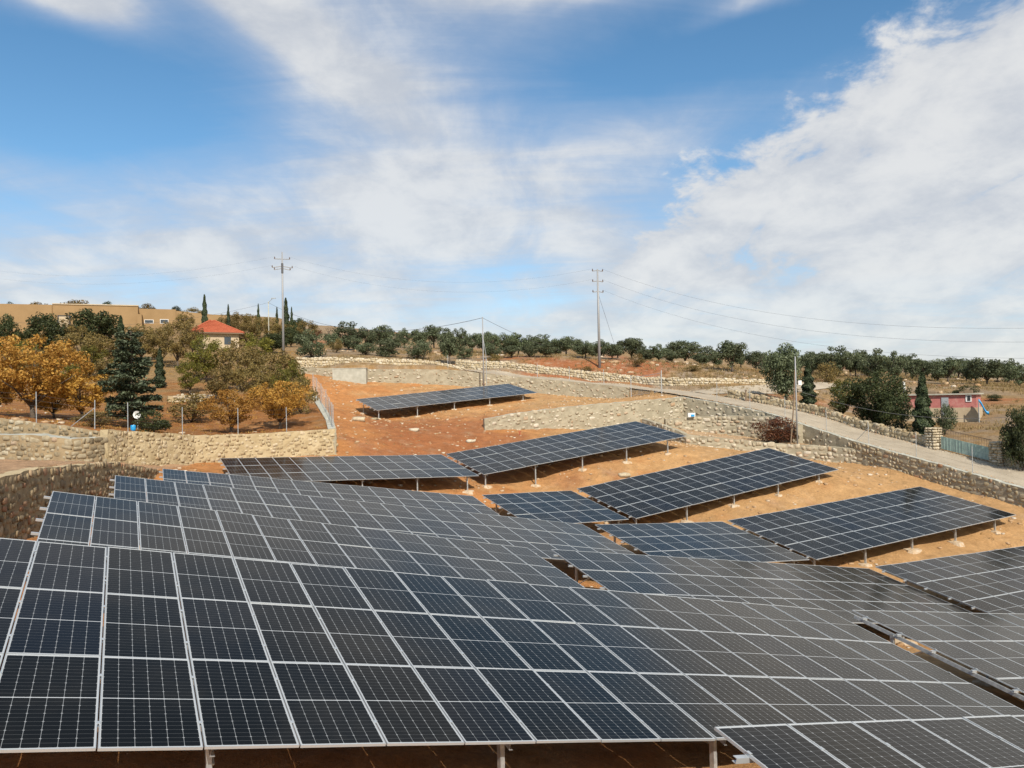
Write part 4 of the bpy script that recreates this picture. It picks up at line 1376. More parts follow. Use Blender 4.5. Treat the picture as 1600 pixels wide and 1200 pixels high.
nz = lambda x, y, s, sd: fbm(x * s, y * s, sd, 3)
hill = scatter(16000, -45, 90, 98, 165, lambda x, y, z: (z == 0) & (nz(x, y, .14, 5) > .42) & (dist_path(x, y, rn) > 3.4), 1)
hill += scatter(9000, 20, 75, 60, 130, lambda x, y, z: (z == 0) & (nz(x, y, .2, 6) > .42) & (dist_path(x, y, rn) > 3.6), 2)
tufts('dry_grass', 'straw-coloured dry grass over the hillside', hill, .32, LM['grass'])
orch = scatter(9000, -75, -9, 50, 125, lambda x, y, z: (z == 5) & (nz(x, y, .2, 8) > .4), 3)
tufts('fallen_leaves', 'orange leaf litter and weeds on the orchard floor', orch, .16, LM['orange'], 6)
yardw = scatter(5000, -26, 36, 30, 100, lambda x, y, z: ((z == 1) | (z == 2) | (z == 3)) & (nz(x, y, .3, 9) > .56), 4)
tufts('weeds', 'sparse dry weeds on the red soil of the yard', yardw, .14, LM['grass'], 5)

# loose stones on the soil
m_rock = stone_mat('loose_limestone', [(0, (.36, .22, .11)), (.4, (.45, .30, .17)), (.75, (.52, .41, .28)), (1, (.6, .53, .43))])


def loose(name, label, n, x0, x1, y0, y1, keep, seed, smin, smax):
    rs = np.random.default_rng(seed)
    pts = scatter(n, x0, x1, y0, y1, keep, seed)
    items = []
    for p in pts:
        s_ = smin + (smax - smin) * rs.random() ** 4
        a = rs.uniform(0, 6.28); e1 = np.array([math.cos(a), math.sin(a), 0]); e2 = np.array([-math.sin(a), math.cos(a), 0])
        R = np.stack([e1 * s_ * rs.uniform(.8, 1.4), e2 * s_, np.array([0, 0, s_ * rs.uniform(.5, .8)])], 1)
        items.append((np.array(p) + [0, 0, s_ * .12], R, int(rs.integers(10)), rs.random()))
    o = stones_obj(name, items, m_rock, None)
    return tag(o, label, 'stones')


loose('loose_stones', 'loose pale stones strewn over the red soil of the yard', 12000, -26, 38, 22, 100, lambda x, y, z: ((z == 1) | (z == 2) | (z == 3)) & (nz(x, y, .25, 12) > .36), 21, .04, .30)
loose('field_stones', 'field stones scattered over the hillside beyond the road', 3500, -45, 90, 96, 150, lambda x, y, z: (z == 0) & (nz(x, y, .15, 15) > .5) & (dist_path(x, y, rn) > 3.4), 22, .12, .8)
loose('orchard_stones', 'stones scattered on the orchard floor', 1500, -60, -9, 50, 110, lambda x, y, z: (z == 5) & (nz(x, y, .2, 16) > .5), 23, .08, .5)
for i, (a, bb_, z, s_, lb) in enumerate(((562, 660, 74, .9, 'pale boulder on the red slope left of the farthest table'), (585, 652, 77, .6, 'small pale boulder below the left end of the farthest table'), (648, 676, 72.5, .7, 'flat pale boulder in the middle of the red slope'),
                                         (735, 684, 71, .7, 'pale boulder at the left end of the grey mortared wall'), (1204, 787, 50, .5, 'round pale boulder between the two right-hand tilted tables'), (975, 737, 61, .7, 'flat pale boulder in front of the tilted upper table'))):
    p = P(a, bb_, z); g = bary_h(p[0], p[1])
    o = bpy.data.objects.new('boulder', stone_mesh(i, m_st_cream))
    o.location = (p[0], p[1], g + s_ * .12); o.scale = (s_ * 1.3, s_, s_ * .6); o.rotation_euler = (0, 0, i * 1.3)
    tag(link(o), lb, 'rock', 'boulders on the soil')

# ------------------------------------------------------------------ buildings
m_ochre, t, b = mat('ochre_render', .9, base=(.40, .26, .13), spec=.2)
geo = t.new('ShaderNodeNewGeometry').outputs['Position']
t.put(b.inputs['Base Color'], t.ramp(t.noise(geo, .35, 5, .6), [(.3, (.27, .175, .085)), (.7, (.32, .21, .105))]))
m_cream, t, b = mat('cream_render', .9, base=(.56, .46, .31), spec=.2)
geo = t.new('ShaderNodeNewGeometry').outputs['Position']
t.put(b.inputs['Base Color'], t.ramp(t.noise(geo, .8, 6, .65), [(.3, (.40, .31, .20)), (.7, (.52, .43, .30))]))
m_tile, t, b = mat('red_roof_tile', .8, base=(.38, .09, .04), spec=.3)
geo = t.new('ShaderNodeNewGeometry').outputs['Position']
t.put(b.inputs['Base Color'], t.ramp(t.noise(geo, 3.5, 5, .7), [(.3, (.30, .07, .035)), (.7, (.46, .13, .06))]))
m_dark, _, _ = mat('dark_opening', .5, base=(.03, .03, .032))
m_pane, _, _ = mat('window_glass', .08, base=(.05, .06, .07))
m_white, t, b = mat('white_paint', .6, base=(.72, .71, .68))
m_redp, t, b = mat('faded_red_paint', .8, base=(.45, .10, .09), spec=.3)
geo = t.new('ShaderNodeNewGeometry').outputs['Position']
t.put(b.inputs['Base Color'], t.ramp(t.noise(geo, 1.6, 6, .7), [(.3, (.36, .12, .105)), (.55, (.45, .17, .15)), (.72, (.5, .33, .27))]))
m_teal, t, b = mat('weathered_teal_paint', .55, base=(.17, .32, .28))
geo = t.new('ShaderNodeNewGeometry').outputs['Position']
t.put(b.inputs['Base Color'], t.ramp(t.noise(geo, 2.5, 5, .65), [(.3, (.22, .32, .28)), (.7, (.36, .46, .40))]))
m_blue, _, _ = mat('blue_plastic', .35, base=(.02, .30, .62))
m_wood, t, b = mat('weathered_wood', .9, base=(.2, .14, .09))
m_polegrey, t, b = mat('weathered_pole_steel', .6, metal=.2, base=(.30, .30, .30))
m_wire, _, _ = mat('cable', .6, base=(.09, .09, .095))
m_ins, _, _ = mat('brown_insulator', .3, base=(.10, .06, .045))


def frame_at(a, bse, z, face=None):
    """origin and axes of an upright facade that looks back at the viewpoint"""
    p = P(a, bse, z)
    d = np.array([p[0], p[1], 0]); d /= np.linalg.norm(d)
    if face is not None:
        r_ = math.radians(face); d = np.array([d[0] * math.cos(r_) - d[1] * math.sin(r_), d[0] * math.sin(r_) + d[1] * math.cos(r_), 0])
    return p, np.array([d[1], -d[0], 0]), d


def block(root, name, m, p, ex, ey, x0, x1, y0, y1, z0, z1):
    b_ = MB(); b_.box(p + ex * x0 + ey * y0 + np.array([0, 0, z0]) - rel(root), ex * (x1 - x0), ey * (y1 - y0), (0, 0, z1 - z0))
    return b_.build(name, m, root)


UP = np.array([0, 0, 1.])
# warehouse on the hill
p, ex, ey = frame_at(160, 517, 200, -6)
ppm = FPX / 200
root = empty('warehouse', (*p[:2], gz(p[0], p[1], 5)), 'long flat ochre warehouse on the hilltop at left', 'building')
X = lambda a: (a - 160) / ppm
Z = lambda v: (517 - v) / ppm
block(root, 'wall', m_ochre, p, ex, ey, X(-60), X(92), -1.0, 14, -4, Z(478.5))
block(root, 'wall', m_ochre, p, ex, ey, X(92) + .003, X(211), -.6, 14, -4, Z(476.5))
block(root, 'wall', m_ochre, p, ex, ey, X(211) + .003, X(266), 1.6, 14, -4, Z(480))
b_ = MB()
q = p - rel(root)
b_.poly([q + ex * X(266.2) + ey * 1.9 + UP * -4, q + ex * X(345) + ey * 1.9 + UP * -4, q + ex * X(345) + ey * 1.9 + UP * Z(489), q + ex * X(266.2) + ey * 1.9 + UP * Z(482)], ey * 12)
b_.build('wall', m_ochre, root)
for (a0, a1, v0, v1, mm, nm) in ((220, 232, 498, 502.5, m_pane, 'window'), (243, 254, 497, 502.5, m_pane, 'window')):
    f_ = block(root, nm, m_white, p, ex, ey, X(a0) - .12, X(a1) + .12, 1.5, 1.65, Z(v1) - .12, Z(v0) + .12)
    g_ = MB(); g_.box(q + ex * X(a0) + ey * 1.46 + UP * Z(v1), ex * (X(a1) - X(a0)), ey * .1, UP * (Z(v0) - Z(v1)))
    g_.build('pane', mm, f_)
dr = block(root, 'door_opening', m_dark, p, ex, ey, X(99), X(117), -.75, -.55, Z(519), Z(494))
g_ = MB(); g_.box(q + ex * X(101) + ey * -.85 + UP * Z(514), ex * (X(114) - X(101)), ey * .12, UP * (Z(496) - Z(514)))
g_.build('door', m_cream, dr)
block(root, 'parapet', m_cream, p, ex, ey, X(92), X(211) + .15, -.8, -.45, Z(477.5), Z(476))
block(root, 'roof_box', m_white, p, ex, ey, X(264), X(275), 4, 6, Z(489), Z(484.5))
wing = block(root, 'buttress', m_ochre, p, ex, ey, X(210.5), X(217), -2.2, 1.6, -4, Z(491))

# red-roofed house
p, ex, ey = frame_at(337, 548, 130, 8)
ppm = FPX / 130
root = empty('house', (*p[:2], gz(p[0], p[1], 5)), 'small cream house with a red tiled hip roof', 'house')
X = lambda a: (a - 337) / ppm
Z = lambda v: (548 - v) / ppm
q = p - rel(root)
hw = X(372)
block(root, 'wall', m_cream, p, ex, ey, X(302), X(372), 0, 7, -2.5, Z(518))
e0, e1 = X(296), X(379)
zc_, za = Z(519.5), Z(497)
eav = [q + ex * e0 - ey * .7 + UP * zc_, q + ex * e1 - ey * .7 + UP * zc_, q + ex * e1 + ey * 7.7 + UP * zc_, q + ex * e0 + ey * 7.7 + UP * zc_]
rg = [q + ex * (X(337) - .3) + ey * 3.4 + UP * za, q + ex * (X(337) + .3) + ey * 3.6 + UP * za]
b_ = MB(); b_.v = eav + rg
b_.f = [[0, 1, 5, 4], [1, 2, 5], [2, 3, 4, 5], [3, 0, 4], [3, 2, 1, 0]]
rf = b_.build('roof', m_tile, root)
for k, (A, B) in enumerate(((0, 4), (1, 5), (2, 5), (3, 4))):
    b_ = MB(); b_.tube([(eav + rg)[A], (eav + rg)[B]], .14, 6); b_.build('ridge_tiles', m_tile, rf)
# courses of tiles down the two visible slopes
for (A, B, C2, D2) in ((0, 1, 5, 4), (3, 0, 4, 4)):
    W_ = eav + rg
    for i in range(1, 9):
        f_ = i / 9.
        a_, c_ = W_[A] + (W_[D2] - W_[A]) * f_, W_[B] + (W_[C2] - W_[B]) * f_
        n_ = np.cross(W_[B] - W_[A], W_[D2] - W_[A]); n_ /= np.linalg.norm(n_)
        b_ = MB(); b_.tube([a_ + n_ * .02, c_ + n_ * .02], .05, 4); b_.build('tile_course', m_tile, rf)
b_ = MB(); b_.box(q + ex * (e0 + .05) - ey * .65 + UP * (zc_ - .2), ex * (e1 - e0 - .1), ey * 8.3, UP * .19); b_.build('eave', m_wood, root)
arch = [(-.9, 0), (.9, 0)] + [(.9 * math.cos(a), 1.6 + .9 * math.sin(a)) for a in np.linspace(0, math.pi, 9)]
b_ = MB(); b_.poly([q + ex * (X(309) + a) + ey * -.04 + UP * (Z(543) + c) for a, c in arch], ey * .1)
b_.build('arched_door', m_dark, root)
block(root, 'window', m_pane, p, ex, ey, X(350), X(360), -.05, .05, Z(538), Z(526))

# red and white shed
p, ex, ey = frame_at(1490, 661, 81, -7)
ppm = FPX / 81
root = empty('shed', (*p[:2], gz(p[0], p[1], 0)), 'low flat-roofed shed painted red above and cream below', 'shed')
X = lambda a: (a - 1490) / ppm
Z = lambda v: (661 - v) / ppm
q = p - rel(root)
block(root, 'wall', m_cream, p, ex, ey, X(1420), X(1524), 0, 4, -2, Z(637))
block(root, 'wall', m_redp, p, ex, ey, X(1420), X(1522), .02, 4, Z(637) + .003, Z(617))
block(root, 'roof', m_conc, p, ex, ey, X(1416), X(1526), -.25, 4.2, Z(617) + .003, Z(615))
dr = block(root, 'door', m_galv, p, ex, ey, X(1474), X(1484), -.06, .06, Z(650), Z(621))
block(root, 'window', m_white, p, ex, ey, X(1507.5), X(1515.5), -.05, .08, Z(628), Z(617.8))
wn = block(root, 'pane', m_dark, p, ex, ey, X(1510), X(1514), -.08, .02, Z(626.5), Z(619))
b_ = MB(); b_.tube([q + ex * X(1421) + ey * .3 + UP * Z(640), q + ex * X(1420) + ey * .3 + UP * Z(594)], .13, 8); b_.build('chimney', m_white, root)
for a, s_ in ((1455, .5), (1498, .4), (1504, .6)):
    block(root, 'roof_clutter', m_wood, p, ex, ey, X(a), X(a) + s_ * 1.3, .6, 1.2, Z(615) + .003, Z(615) + s_ * .5)
# slide
p = P(1530, 628, 79)
g = bary_h(P(1545, 648, 79)[0], P(1545, 648, 79)[1])
root = empty('slide', (p[0], p[1], g), 'blue plastic slide at the right end of the shed', 'slide')
A0, A1 = P(1529, 627, 79), P(1545, 647, 78.6)
A1[2] = max(A1[2], g + .15)
pr = [(-.35, .25), (-.35, .02), (-.2, -.05), (.2, -.05), (.35, .02), (.35, .25), (.3, .25), (.3, .05), (.18, 0), (-.18, 0), (-.3, .05), (-.3, .25)]
dvec = A1 - A0; hor = np.array([dvec[0], dvec[1], 0]); hor /= np.linalg.norm(hor)
sidev = np.array([-hor[1], hor[0], 0])
b_ = MB(); n_seg = 8; k = len(pr)
for i in range(n_seg + 1):
    f_ = i / n_seg
    c_ = A0 + dvec * f_ + UP * (.12 * math.sin(f_ * math.pi * 2) - .18 * math.sin(f_ * math.pi))
    for a, h_ in pr: b_.v.append(c_ + sidev * a + UP * h_ - rel(root))
for i in range(n_seg):
    for j in range(k): b_.f.append([i * k + j, i * k + (j + 1) % k, (i + 1) * k + (j + 1) % k, (i + 1) * k + j])
b_.build('chute', m_blue, root, True)
for s_ in (-.3, .3):
    b_ = MB(); b_.tube([A0 + sidev * s_ - rel(root) + UP * .2, np.array([A0[0], A0[1], bary_h(A0[0], A0[1]) - .1]) + sidev * s_ - rel(root)], .04, 5); b_.build('ladder_post', m_galv, root)

# gate between two pillars on the far side of the road
far_pts = [q_ for q_ in far]


def on_far(a):
    best = min(zip(far_pts[:-1], far_pts[1:]), key=lambda s: min(abs(proj_a(s[0]) - a), abs(proj_a(s[1]) - a)))
    u0, u1 = proj_a(best[0]), proj_a(best[1])
    f_ = (a - u0) / (u1 - u0)
    return best[0] + (best[1] - best[0]) * f_


def proj_a(p_):
    q_ = M3.T @ (np.asarray(p_) - [0, 0, CAM_H]); return 800 + FPX * q_[0] / q_[2]


def pillar(name, label, a, wd, hgt, seed):
    c_ = on_far(a); g_ = gz(c_[0], c_[1], 0)
    dirv = on_far(a + 8) - on_far(a - 8); rz = math.atan2(dirv[1], dirv[0])
    rs = np.random.default_rng(seed)
    o = empty(name, (c_[0], c_[1], g_ - .1), label, 'pillar', rz=rz)
    b_ = MB(); b_.cbox((0, 0, hgt / 2), wd * .8, wd * .8, hgt); b_.build('core', m_mo_tan, o)
    z_ = 0.; i = 0
    while z_ < hgt:
        ch = rs.uniform(.15, .3)
        for sx_, sy_, ln in ((0, -1, 1), (0, 1, 1), (1, 0, 0), (-1, 0, 0)):
            cuts = sorted([-.5, rs.uniform(-.35, -.05), rs.uniform(.05, .35), .5])
            for c0, c1 in zip(cuts[:-1], cuts[1:]):
                s_ = bpy.data.objects.new('stone', stone_mesh(int(rs.integers(10)), m_st_cream))
                m_ = (c0 + c1) / 2 * wd; L = (c1 - c0) * wd
                s_.location = (m_ if ln else sx_ * wd * .42, sy_ * wd * .42 if ln else m_, z_ + ch / 2)
                k_ = rs.uniform(.82, 1.12); s_.scale = (L * k_ if ln else .3 * k_, .3 * k_ if ln else L * k_, ch * rs.uniform(.8, 1.1)); s_.rotation_euler = rs.uniform(-.12, .12, 3)
                link(s_, o)
        z_ += ch
    return o


pillar('gate_pillar', 'left rough stone gate pillar beside the teal gate', 1459, .95, 1.75, 5)
pillar('gate_pillar', 'right rough stone gate pillar beside the teal gate', 1561, .95, 1.85, 6)
c0, c1 = on_far(1471), on_far(1551)
z0 = max(gz(c0[0], c0[1], 0), gz(c1[0], c1[1], 0))
root = empty('gate', (*((c0 + c1) / 2)[:2], gz(*((c0 + c1) / 2)[:2], 0)), 'weathered teal metal gate with open bars above sheet panels', 'gate')
dv = c1 - c0; dv[2] = gz(c1[0], c1[1], 0) - gz(c0[0], c0[1], 0); Lg = np.linalg.norm(dv); dv /= Lg
ups = np.array([0, 0, 1.]); nv = np.array([dv[1], -dv[0], 0])
gz0, gz1 = gz(c0[0], c0[1], 0) + .12, gz(c1[0], c1[1], 0) + .12
for i in range(4):
    fa, fb = i / 4 * Lg + .005, (i + 1) / 4 * Lg - .005
    zb = gz0
    pn = MB(); o_ = np.array([c0[0], c0[1], zb]) + dv * fa - rel(root)
    pn.box(o_, dv * (fb - fa), nv * .03, UP * 1.05)
    for r_ in (.25, .5, .75):
        pn.box(o_ + dv * (fb - fa) * r_ + nv * .03, dv * .03, nv * .02, UP * 1.05)
    pn.build('panel', m_teal, root)
    pb = MB(); pb.box(o_ + UP * 1.65 - nv * .01, dv * (fb - fa), nv * .05, UP * .05); pb.build('top_bar', m_wood, root)
    for r_ in np.linspace(0, 1, 6)[:-1]:
        bb_ = MB(); bb_.tube([o_ + dv * ((fb - fa) * r_ + .03) + nv * .015 + UP * 1.05, o_ + dv * ((fb - fa) * r_ + .03) + nv * .015 + UP * 1.66], .012, 4); bb_.build('bar', m_wood, root)
W10b = [p.copy() for p in far if p[0] > on_far(1570)[0]]
W10b = [on_far(1570)] + W10b
for p in W10b: p[2] = gz(p[0], p[1], 0) + .9
wall('roadside_wall', 'low rough stone wall right of the teal gate', W10b, 0, .6, .42, m_st_cream, m_mo_tan, pack=.98, proud=.55, cap_stones=True, seed=14, singles=80, min_px=7)

# concrete block and small things
p, ex, ey = frame_at(546, 603, 97.5, -8)
g = bary_h(p[0], p[1])
root = empty('concrete_block', (p[0], p[1], g), 'plain grey concrete block on the red soil under the dry stone wall', 'block')
b_ = MB(); w_ = 26.0 / FPX * 97.5; h_ = P(546, 576, 97.5)[2] - g
b_.box(-ex * w_ - UP * .3, ex * 2 * w_, ey * 1.6, UP * (h_ + .3)); b_.build('body', m_conc, root)
b_ = MB(); b_.box(-ex * (w_ + .05) - ey * .05 + UP * (h_ + .002), ex * (2 * w_ + .1), ey * 1.7, UP * .08); b_.build('lid', m_conc, root)
p = P(1080, 645, 79.4); g = max(bary_h(p[0], p[1]), P(1100, 651, 79.6)[2])
root = empty('water_meter', (p[0], p[1], g), 'small white and blue meter box on the stepped wall', 'box')
b_ = MB(); b_.cbox((0, 0, .2), .7, .4, .4); b_.build('body', m_white, root)
b_ = MB(); b_.cbox((.1, -.22, .15), .35, .06, .2); b_.build('door', m_blue, root)
p = P(812, 672, 74.5); g = bary_h(p[0], p[1])
root = empty('valve', (p[0], p[1], g), 'small rusty pipe valve on the soil left of the tilted upper table', 'valve')
b_ = MB(); b_.tube([(0, 0, -.1), (0, 0, .35)], .06, 7); b_.build('pipe', m_tile, root)
b_ = MB(); b_.tube([(-.14, 0, .38), (.14, 0, .38)], .04, 6); b_.build('handle', m_tile, root)
p = P(215, 650, 58); g = bary_h(p[0], p[1])
root = empty('satellite_dish', (p[0], p[1], g), 'white dish leaning in the shade under the cedar', 'dish')
b_ = MB()
for r_, zz in ((.02, 0), (.14, .02), (.28, .08)):
    for j in range(12): b_.v.append(np.array((math.cos(j * math.pi / 6) * r_, -.05 - zz, 1.1 + math.sin(j * math.pi / 6) * r_)))
for i in range(2):
    for j in range(12): b_.f.append([i * 12 + j, i * 12 + (j + 1) % 12, (i + 1) * 12 + (j + 1) % 12, (i + 1) * 12 + j])
b_.build('dish', m_white, root, True)
b_ = MB(); b_.tube([(0, 0, -.1), (0, .02, 1.1)], .04, 6); b_.build('mast', m_galv, root)
p = P(208, 667, 55); g = bary_h(p[0], p[1])
root = empty('barrel', (p[0], p[1], g), 'blue plastic barrel at the fence under the cedar', 'barrel')
b_ = MB(); b_.tube([(0, 0, 0), (0, 0, .04), (0, 0, .15), (0, 0, .25), (0, 0, .36), (0, 0, .4)], [.14, .17, .175, .175, .17, .13], 12); b_.build('body', m_blue, root, True)
b_ = MB(); b_.tube([(.05, 0, .4), (.05, 0, .43)], .03, 8); b_.build('cap', m_white, root)

# ------------------------------------------------------------------ poles and wires


def pole(name, label, a, top, base, z, r0, r1, m, arms=(), lean=0.):
    p_ = P(a, base, z); g_ = bary_h(p_[0], p_[1]); h_ = P(a, top, z)[2] - g_
    o = empty(name, (p_[0], p_[1], g_), label, 'pole')
    b_ = MB(); b_.tube([(0, 0, -.4), (0, 0, h_ * .5), (0, 0, h_)], [r0, (r0 + r1) / 2, r1], 10); b_.build('shaft', m, o, True)
    tips = []
    for (zz, half, drop, d_) in arms:
        d_ = np.asarray(d_, float); d_ /= np.linalg.norm(d_)
        z1 = h_ - zz
        am = MB(); am.tube([d_ * -half + UP * (z1 - drop), UP * z1, d_ * half + UP * (z1 - drop)], .06, 5); arm = am.build('crossarm', m_polegrey, o)
        for s_ in (-1, 1):
            i_ = MB(); c_ = d_ * half * s_ * .96 + UP * (z1 - drop)
            i_.tube([c_ + UP * .02, c_ + UP * .12, c_ + UP * .18, c_ + UP * .3], [.07, .09, .06, .05], 7); i_.build('insulator', m_ins, arm)
            tips.append(np.array([p_[0], p_[1], g_]) + c_ + UP * .3)
    return o, np.array([p_[0], p_[1], g_]), h_, tips


def wire(name, label, A, B, sag, r=.012, n=24):
    o = empty(name, tuple(A), label, 'cable')
    b_ = MB(); A = np.asarray(A); B = np.asarray(B)
    pts = [A + (B - A) * i / n - UP * sag * 4 * (i / n) * (1 - i / n) - A for i in range(n + 1)]
    b_.tube(pts, r, 4); b_.build('strand', m_wire, o)


dE = np.array([.95, .3, 0])
p1, b1, h1, t1 = pole('power_pole', 'tall grey steel power pole with two crossarms at left', 443, 393, 556, 112, .19, .09, m_polegrey, ((1.0, 1.05, 0, dE), (2.0, 1.4, .22, dE), (2.3, 1.1, .22, dE)))
bx = MB(); bx.tube([(0, 0, h1 - 3.0), (0, 0, h1 - 1.6)], .16, 8); bx.build('switch_gear', m_wire, p1)
p2, b2, h2, t2 = pole('power_pole', 'tall grey steel power pole with three short crossarms in the centre', 937, 420, 576, 106, .20, .10, m_polegrey, ((.15, .75, .12, dE), (1.55, .75, .12, dE), (2.95, .75, .12, dE)))
gw = MB(); e_ = P(967, 560, 118); e_[2] = bary_h(e_[0], e_[1]); gw.tube([UP * (h2 - 3.2), e_ - b2], .016, 4); gw.build('guy_wire', m_wire, p2)
p3, b3, h3, _ = pole('utility_pole', 'thin pale pole in front of the dry stone wall near the centre', 756, 495, 604, 97, .09, .06, m_polegrey)
br = MB(); br.tube([np.array([.35, .2, -.2]), np.array([.3, .15, h3 * .5]), np.array([.02, 0, h3 * .72])], .035, 5); br.build('prop', m_galv, p3)
p4, b4, h4, _ = pole('utility_pole', 'slim grey pole with a leaning wooden prop on the right', 1246, 557, 693, 73.2, .085, .06, m_polegrey)
br = MB(); br.tube([np.array([-.75, -.3, -.2]), np.array([-.3, -.1, h4 * .42]), np.array([-.06, 0, h4 * .85])], [.07, .06, .05], 6); br.build('prop', m_wood, p4)
bx = MB(); bx.cbox((.32, -.1, h4 * .70), .3, .2, .42); bx.build('junction_box', m_white, p4)
p5, b5, h5, _ = pole('street_lamp', 'distant street lamp on the skyline left of the tall power pole', 420, 471, 520, 150, .12, .08, m_conc)
br = MB(); br.tube([UP * (h5 - .2), UP * (h5 + .5) + np.array([.7, 0, 0])], .05, 5); br.build('lamp_arm', m_galv, p5)
br = MB(); br.cbox((.95, 0, h5 + .6), .8, .3, .16); br.build('lamp_head', m_galv, p5)
T3_ = b3 + UP * (h3 - .1); T5_ = b5 + UP * (h5 - .2)
wire('power_line', 'dark cable sagging between the street lamp and the thin central pole', T5_, T3_, 3.2, .026)
wire('power_line', 'dark cable dropping right from the thin central pole', T3_, P(960, 562, 135), 1.2, .022)
wire('power_line', 'low cable from the left edge to the street lamp', P(-30, 497, 140), T5_, 2.6, .016)
for i, k in enumerate((1, 3, 5)):
    e = P(1640, (512, 534, 560)[i], 62)
    wire('power_line', '%s of the three lines running right from the central pole' % ('upper', 'middle', 'lowest')[i], t2[k], e, 2.3, .008, 40)
for i, k in enumerate((1, 3)):
    wire('power_line', '%s faint line between the two tall power poles' % ('upper', 'lower')[i], t1[k], t2[(0, 2)[i]], 2.6, .0045, 30)
for i, k in enumerate((0, 2)):
    wire('power_line', '%s faint line running left from the tall left pole' % ('upper', 'lower')[i], t1[k], P(-40, (418, 430)[i], 128), 2.0, .0045, 30)
wire('power_line', 'cable from the slim pole with a prop to the right edge', b4 + UP * (h4 * .62), P(1640, 645, 62), 1.3, .016)

# ------------------------------------------------------------------ fences


def fence(name, label, pts, hgt, m, braces=(), mesh=True, lean=.02, wires=4, seed=0):
    """posts at pts (world), strands between them, and a coarse net"""
    rs = np.random.default_rng(seed)
    c_ = np.mean(pts, 0)
    o = empty(name, tuple(c_), label, 'fence'); org = rel(o)
    tops = []
    for i, p_ in enumerate(pts):
        t_ = p_ + UP * hgt + np.array([rs.normal(0, lean), rs.normal(0, lean), 0])
        b_ = MB(); b_.tube([p_ - UP * .3 - org, t_ - org], .028, 6); b_.build('post', m, o)
        tops.append(t_)
        if i in braces:
            d_ = pts[i - 1 if i > 0 else 1] - p_; d_ /= np.linalg.norm(d_)
            b_ = MB(); b_.tube([p_ + d_ * 1.5 - org, p_ + UP * hgt * .75 - org], .022, 5); b_.build('brace', m, o)
    for k in range(wires):
        f_ = (k + .4) / wires
        b_ = MB()
        for i in range(len(pts) - 1):
            a = pts[i] + (tops[i] - pts[i]) * f_; c2 = pts[i + 1] + (tops[i + 1] - pts[i + 1]) * f_
            b_.tube([a - org, (a + c2) / 2 - UP * .02 - org, c2 - org], .004, 3)
        b_.build('strand', m_wire, o)
    if mesh:
        b_ = MB()
        for i in range(len(pts) - 1):
            L = np.linalg.norm(pts[i + 1] - pts[i]); n_ = int(L / .22)
            for j in range(n_):
                a = pts[i] + (pts[i + 1] - pts[i]) * (j / n_); c2 = pts[i] + (pts[i + 1] - pts[i]) * min(1, (j + 3) / n_)
                b_.tube([a - org, c2 + UP * hgt * .93 - org], .0014, 3, cap=False)
                b_.tube([c2 - org, a + UP * hgt * .93 - org], .0014, 3, cap=False)
        me_o = b_.build('wire_mesh', m_galv, o); tag(me_o, kind='stuff')
    return o


fence('wire_fence', 'sagging wire fence on thin steel posts along the orchard walls', [P(-70, 652, 48.9), P(57, 663, 49.2), P(148, 675, 50), P(200, 677, 52), P(285, 681, 56), P(372, 680, 59), P(448, 677, 61), P(521, 672, 62.8)], 2.0, m_galv, braces=(2,), wires=6, mesh=False, seed=1)
fence('wire_fence', 'wire fence climbing beside the red soil slope', [P(519, 668, 63.2), P(515, 658, 67), P(509, 643, 72), P(502, 631, 78), P(495, 620, 84), P(489, 611, 89)], 2.0, m_galv, braces=(0,), seed=2)
fence('wire_fence', 'tall wire fence along the road edge on the right', [P(1120, 628, 83), P(1172, 640, 80.4), P(1227, 655, 76.6), P(1292, 677, 72.4), P(1358, 697, 68.2), P(1432, 717, 64), P(1520, 742, 59.4), P(1630, 774, 54.6)], 2.1, m_galv, braces=(4,), seed=3)
fence('wire_fence', 'faint wire fence on the wall behind the farthest table', [P(700, 579, 100), P(760, 584, 99.2), P(840, 592, 98), P(890, 597, 97), P(944, 602, 95)], 1.9, m_galv, seed=4)
g0, g1 = P(986, 608, 92.8), P(1034, 614, 89.4)
g0[2] = bary_h(g0[0], g0[1]); g1[2] = bary_h(g1[0], g1[1])
root = empty('yard_gate', tuple((g0 + g1) / 2), 'thin wire yard gate between the grey wall and the road bend', 'gate'); org = rel(root)
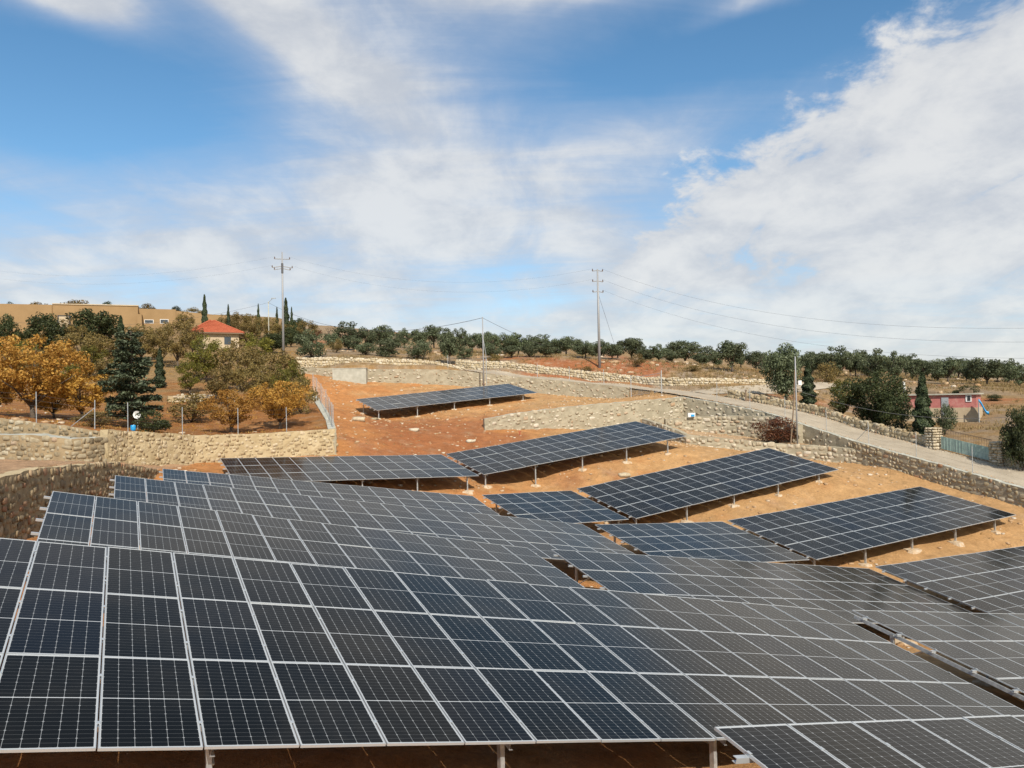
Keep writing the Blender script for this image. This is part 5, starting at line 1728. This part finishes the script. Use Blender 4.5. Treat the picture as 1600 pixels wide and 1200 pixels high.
for p_ in (g0, g1):
    b_ = MB(); b_.tube([p_ - UP * .3 - org, p_ + UP * 2.6 - org], .05, 6); b_.build('post', m_galv, root)
for f_ in (.25, 2.3):
    b_ = MB(); b_.tube([g0 + UP * f_ - org, g1 + UP * f_ - org], .025, 5); b_.build('rail', m_galv, root)
b_ = MB()
for j in range(26):
    a = g0 + (g1 - g0) * j / 26; c2 = g0 + (g1 - g0) * min(1, (j + 6) / 26)
    b_.tube([a + UP * .25 - org, c2 + UP * 2.3 - org], .004, 3, cap=False); b_.tube([c2 + UP * .25 - org, a + UP * 2.3 - org], .004, 3, cap=False)
tag(b_.build('wire_mesh', m_galv, root), kind='stuff')
for (a, bs, z, lb) in ((1165, 622, 85.5, 'short dark post at the start of the roadside wall'),):
    p = P(a, bs, z); g = bary_h(p[0], p[1])
    root = empty('marker_post', (p[0], p[1], g), lb, 'post')
    b_ = MB(); b_.tube([(0, 0, -.2), (.05, 0, 1.3)], .09, 7); b_.build('shaft', m_wood, root)
    b_ = MB(); b_.cbox((.05, 0, 1.32), .22, .22, .06); b_.build('cap', m_wood, root)
# rubble in the orchard
rp = PP([(262, 614, 78), (300, 612, 79), (340, 616, 79), (372, 622, 78)])
for p in rp: p[2] = bary_h(p[0], p[1]) + .55
wall('rubble_wall', 'broken pale rubble terrace wall in the middle of the orchard', rp, 5, .6, .42, m_st_pale, m_mo_tan, pack=1., proud=.6, cap_stones=True, seed=15, singles=40, sparse=.1)
# gravel spilling over the road edges
rs = np.random.default_rng(77)
items = []
for edge_, sgn in ((sp, 1), (far, -1)):
    rsam = resample(edge_, .25)
    for q in rsam:
        for _ in range(3):
            d_ = abs(rs.normal(0, .35)) * sgn
            a = q[0] + rs.normal(0, .15) + d_ * .9; b2 = q[1] + rs.normal(0, .15) + d_ * .42
            s_ = rs.uniform(.03, .12)
            items.append((np.array([a, b2, gz(a, b2, 0) + .05]), np.diag([s_ * 1.3, s_, s_ * .7]), int(rs.integers(10)), rs.random()))
o = stones_obj('road_gravel', items, m_rock, None)
tag(o, 'loose gravel along both edges of the road', 'gravel')
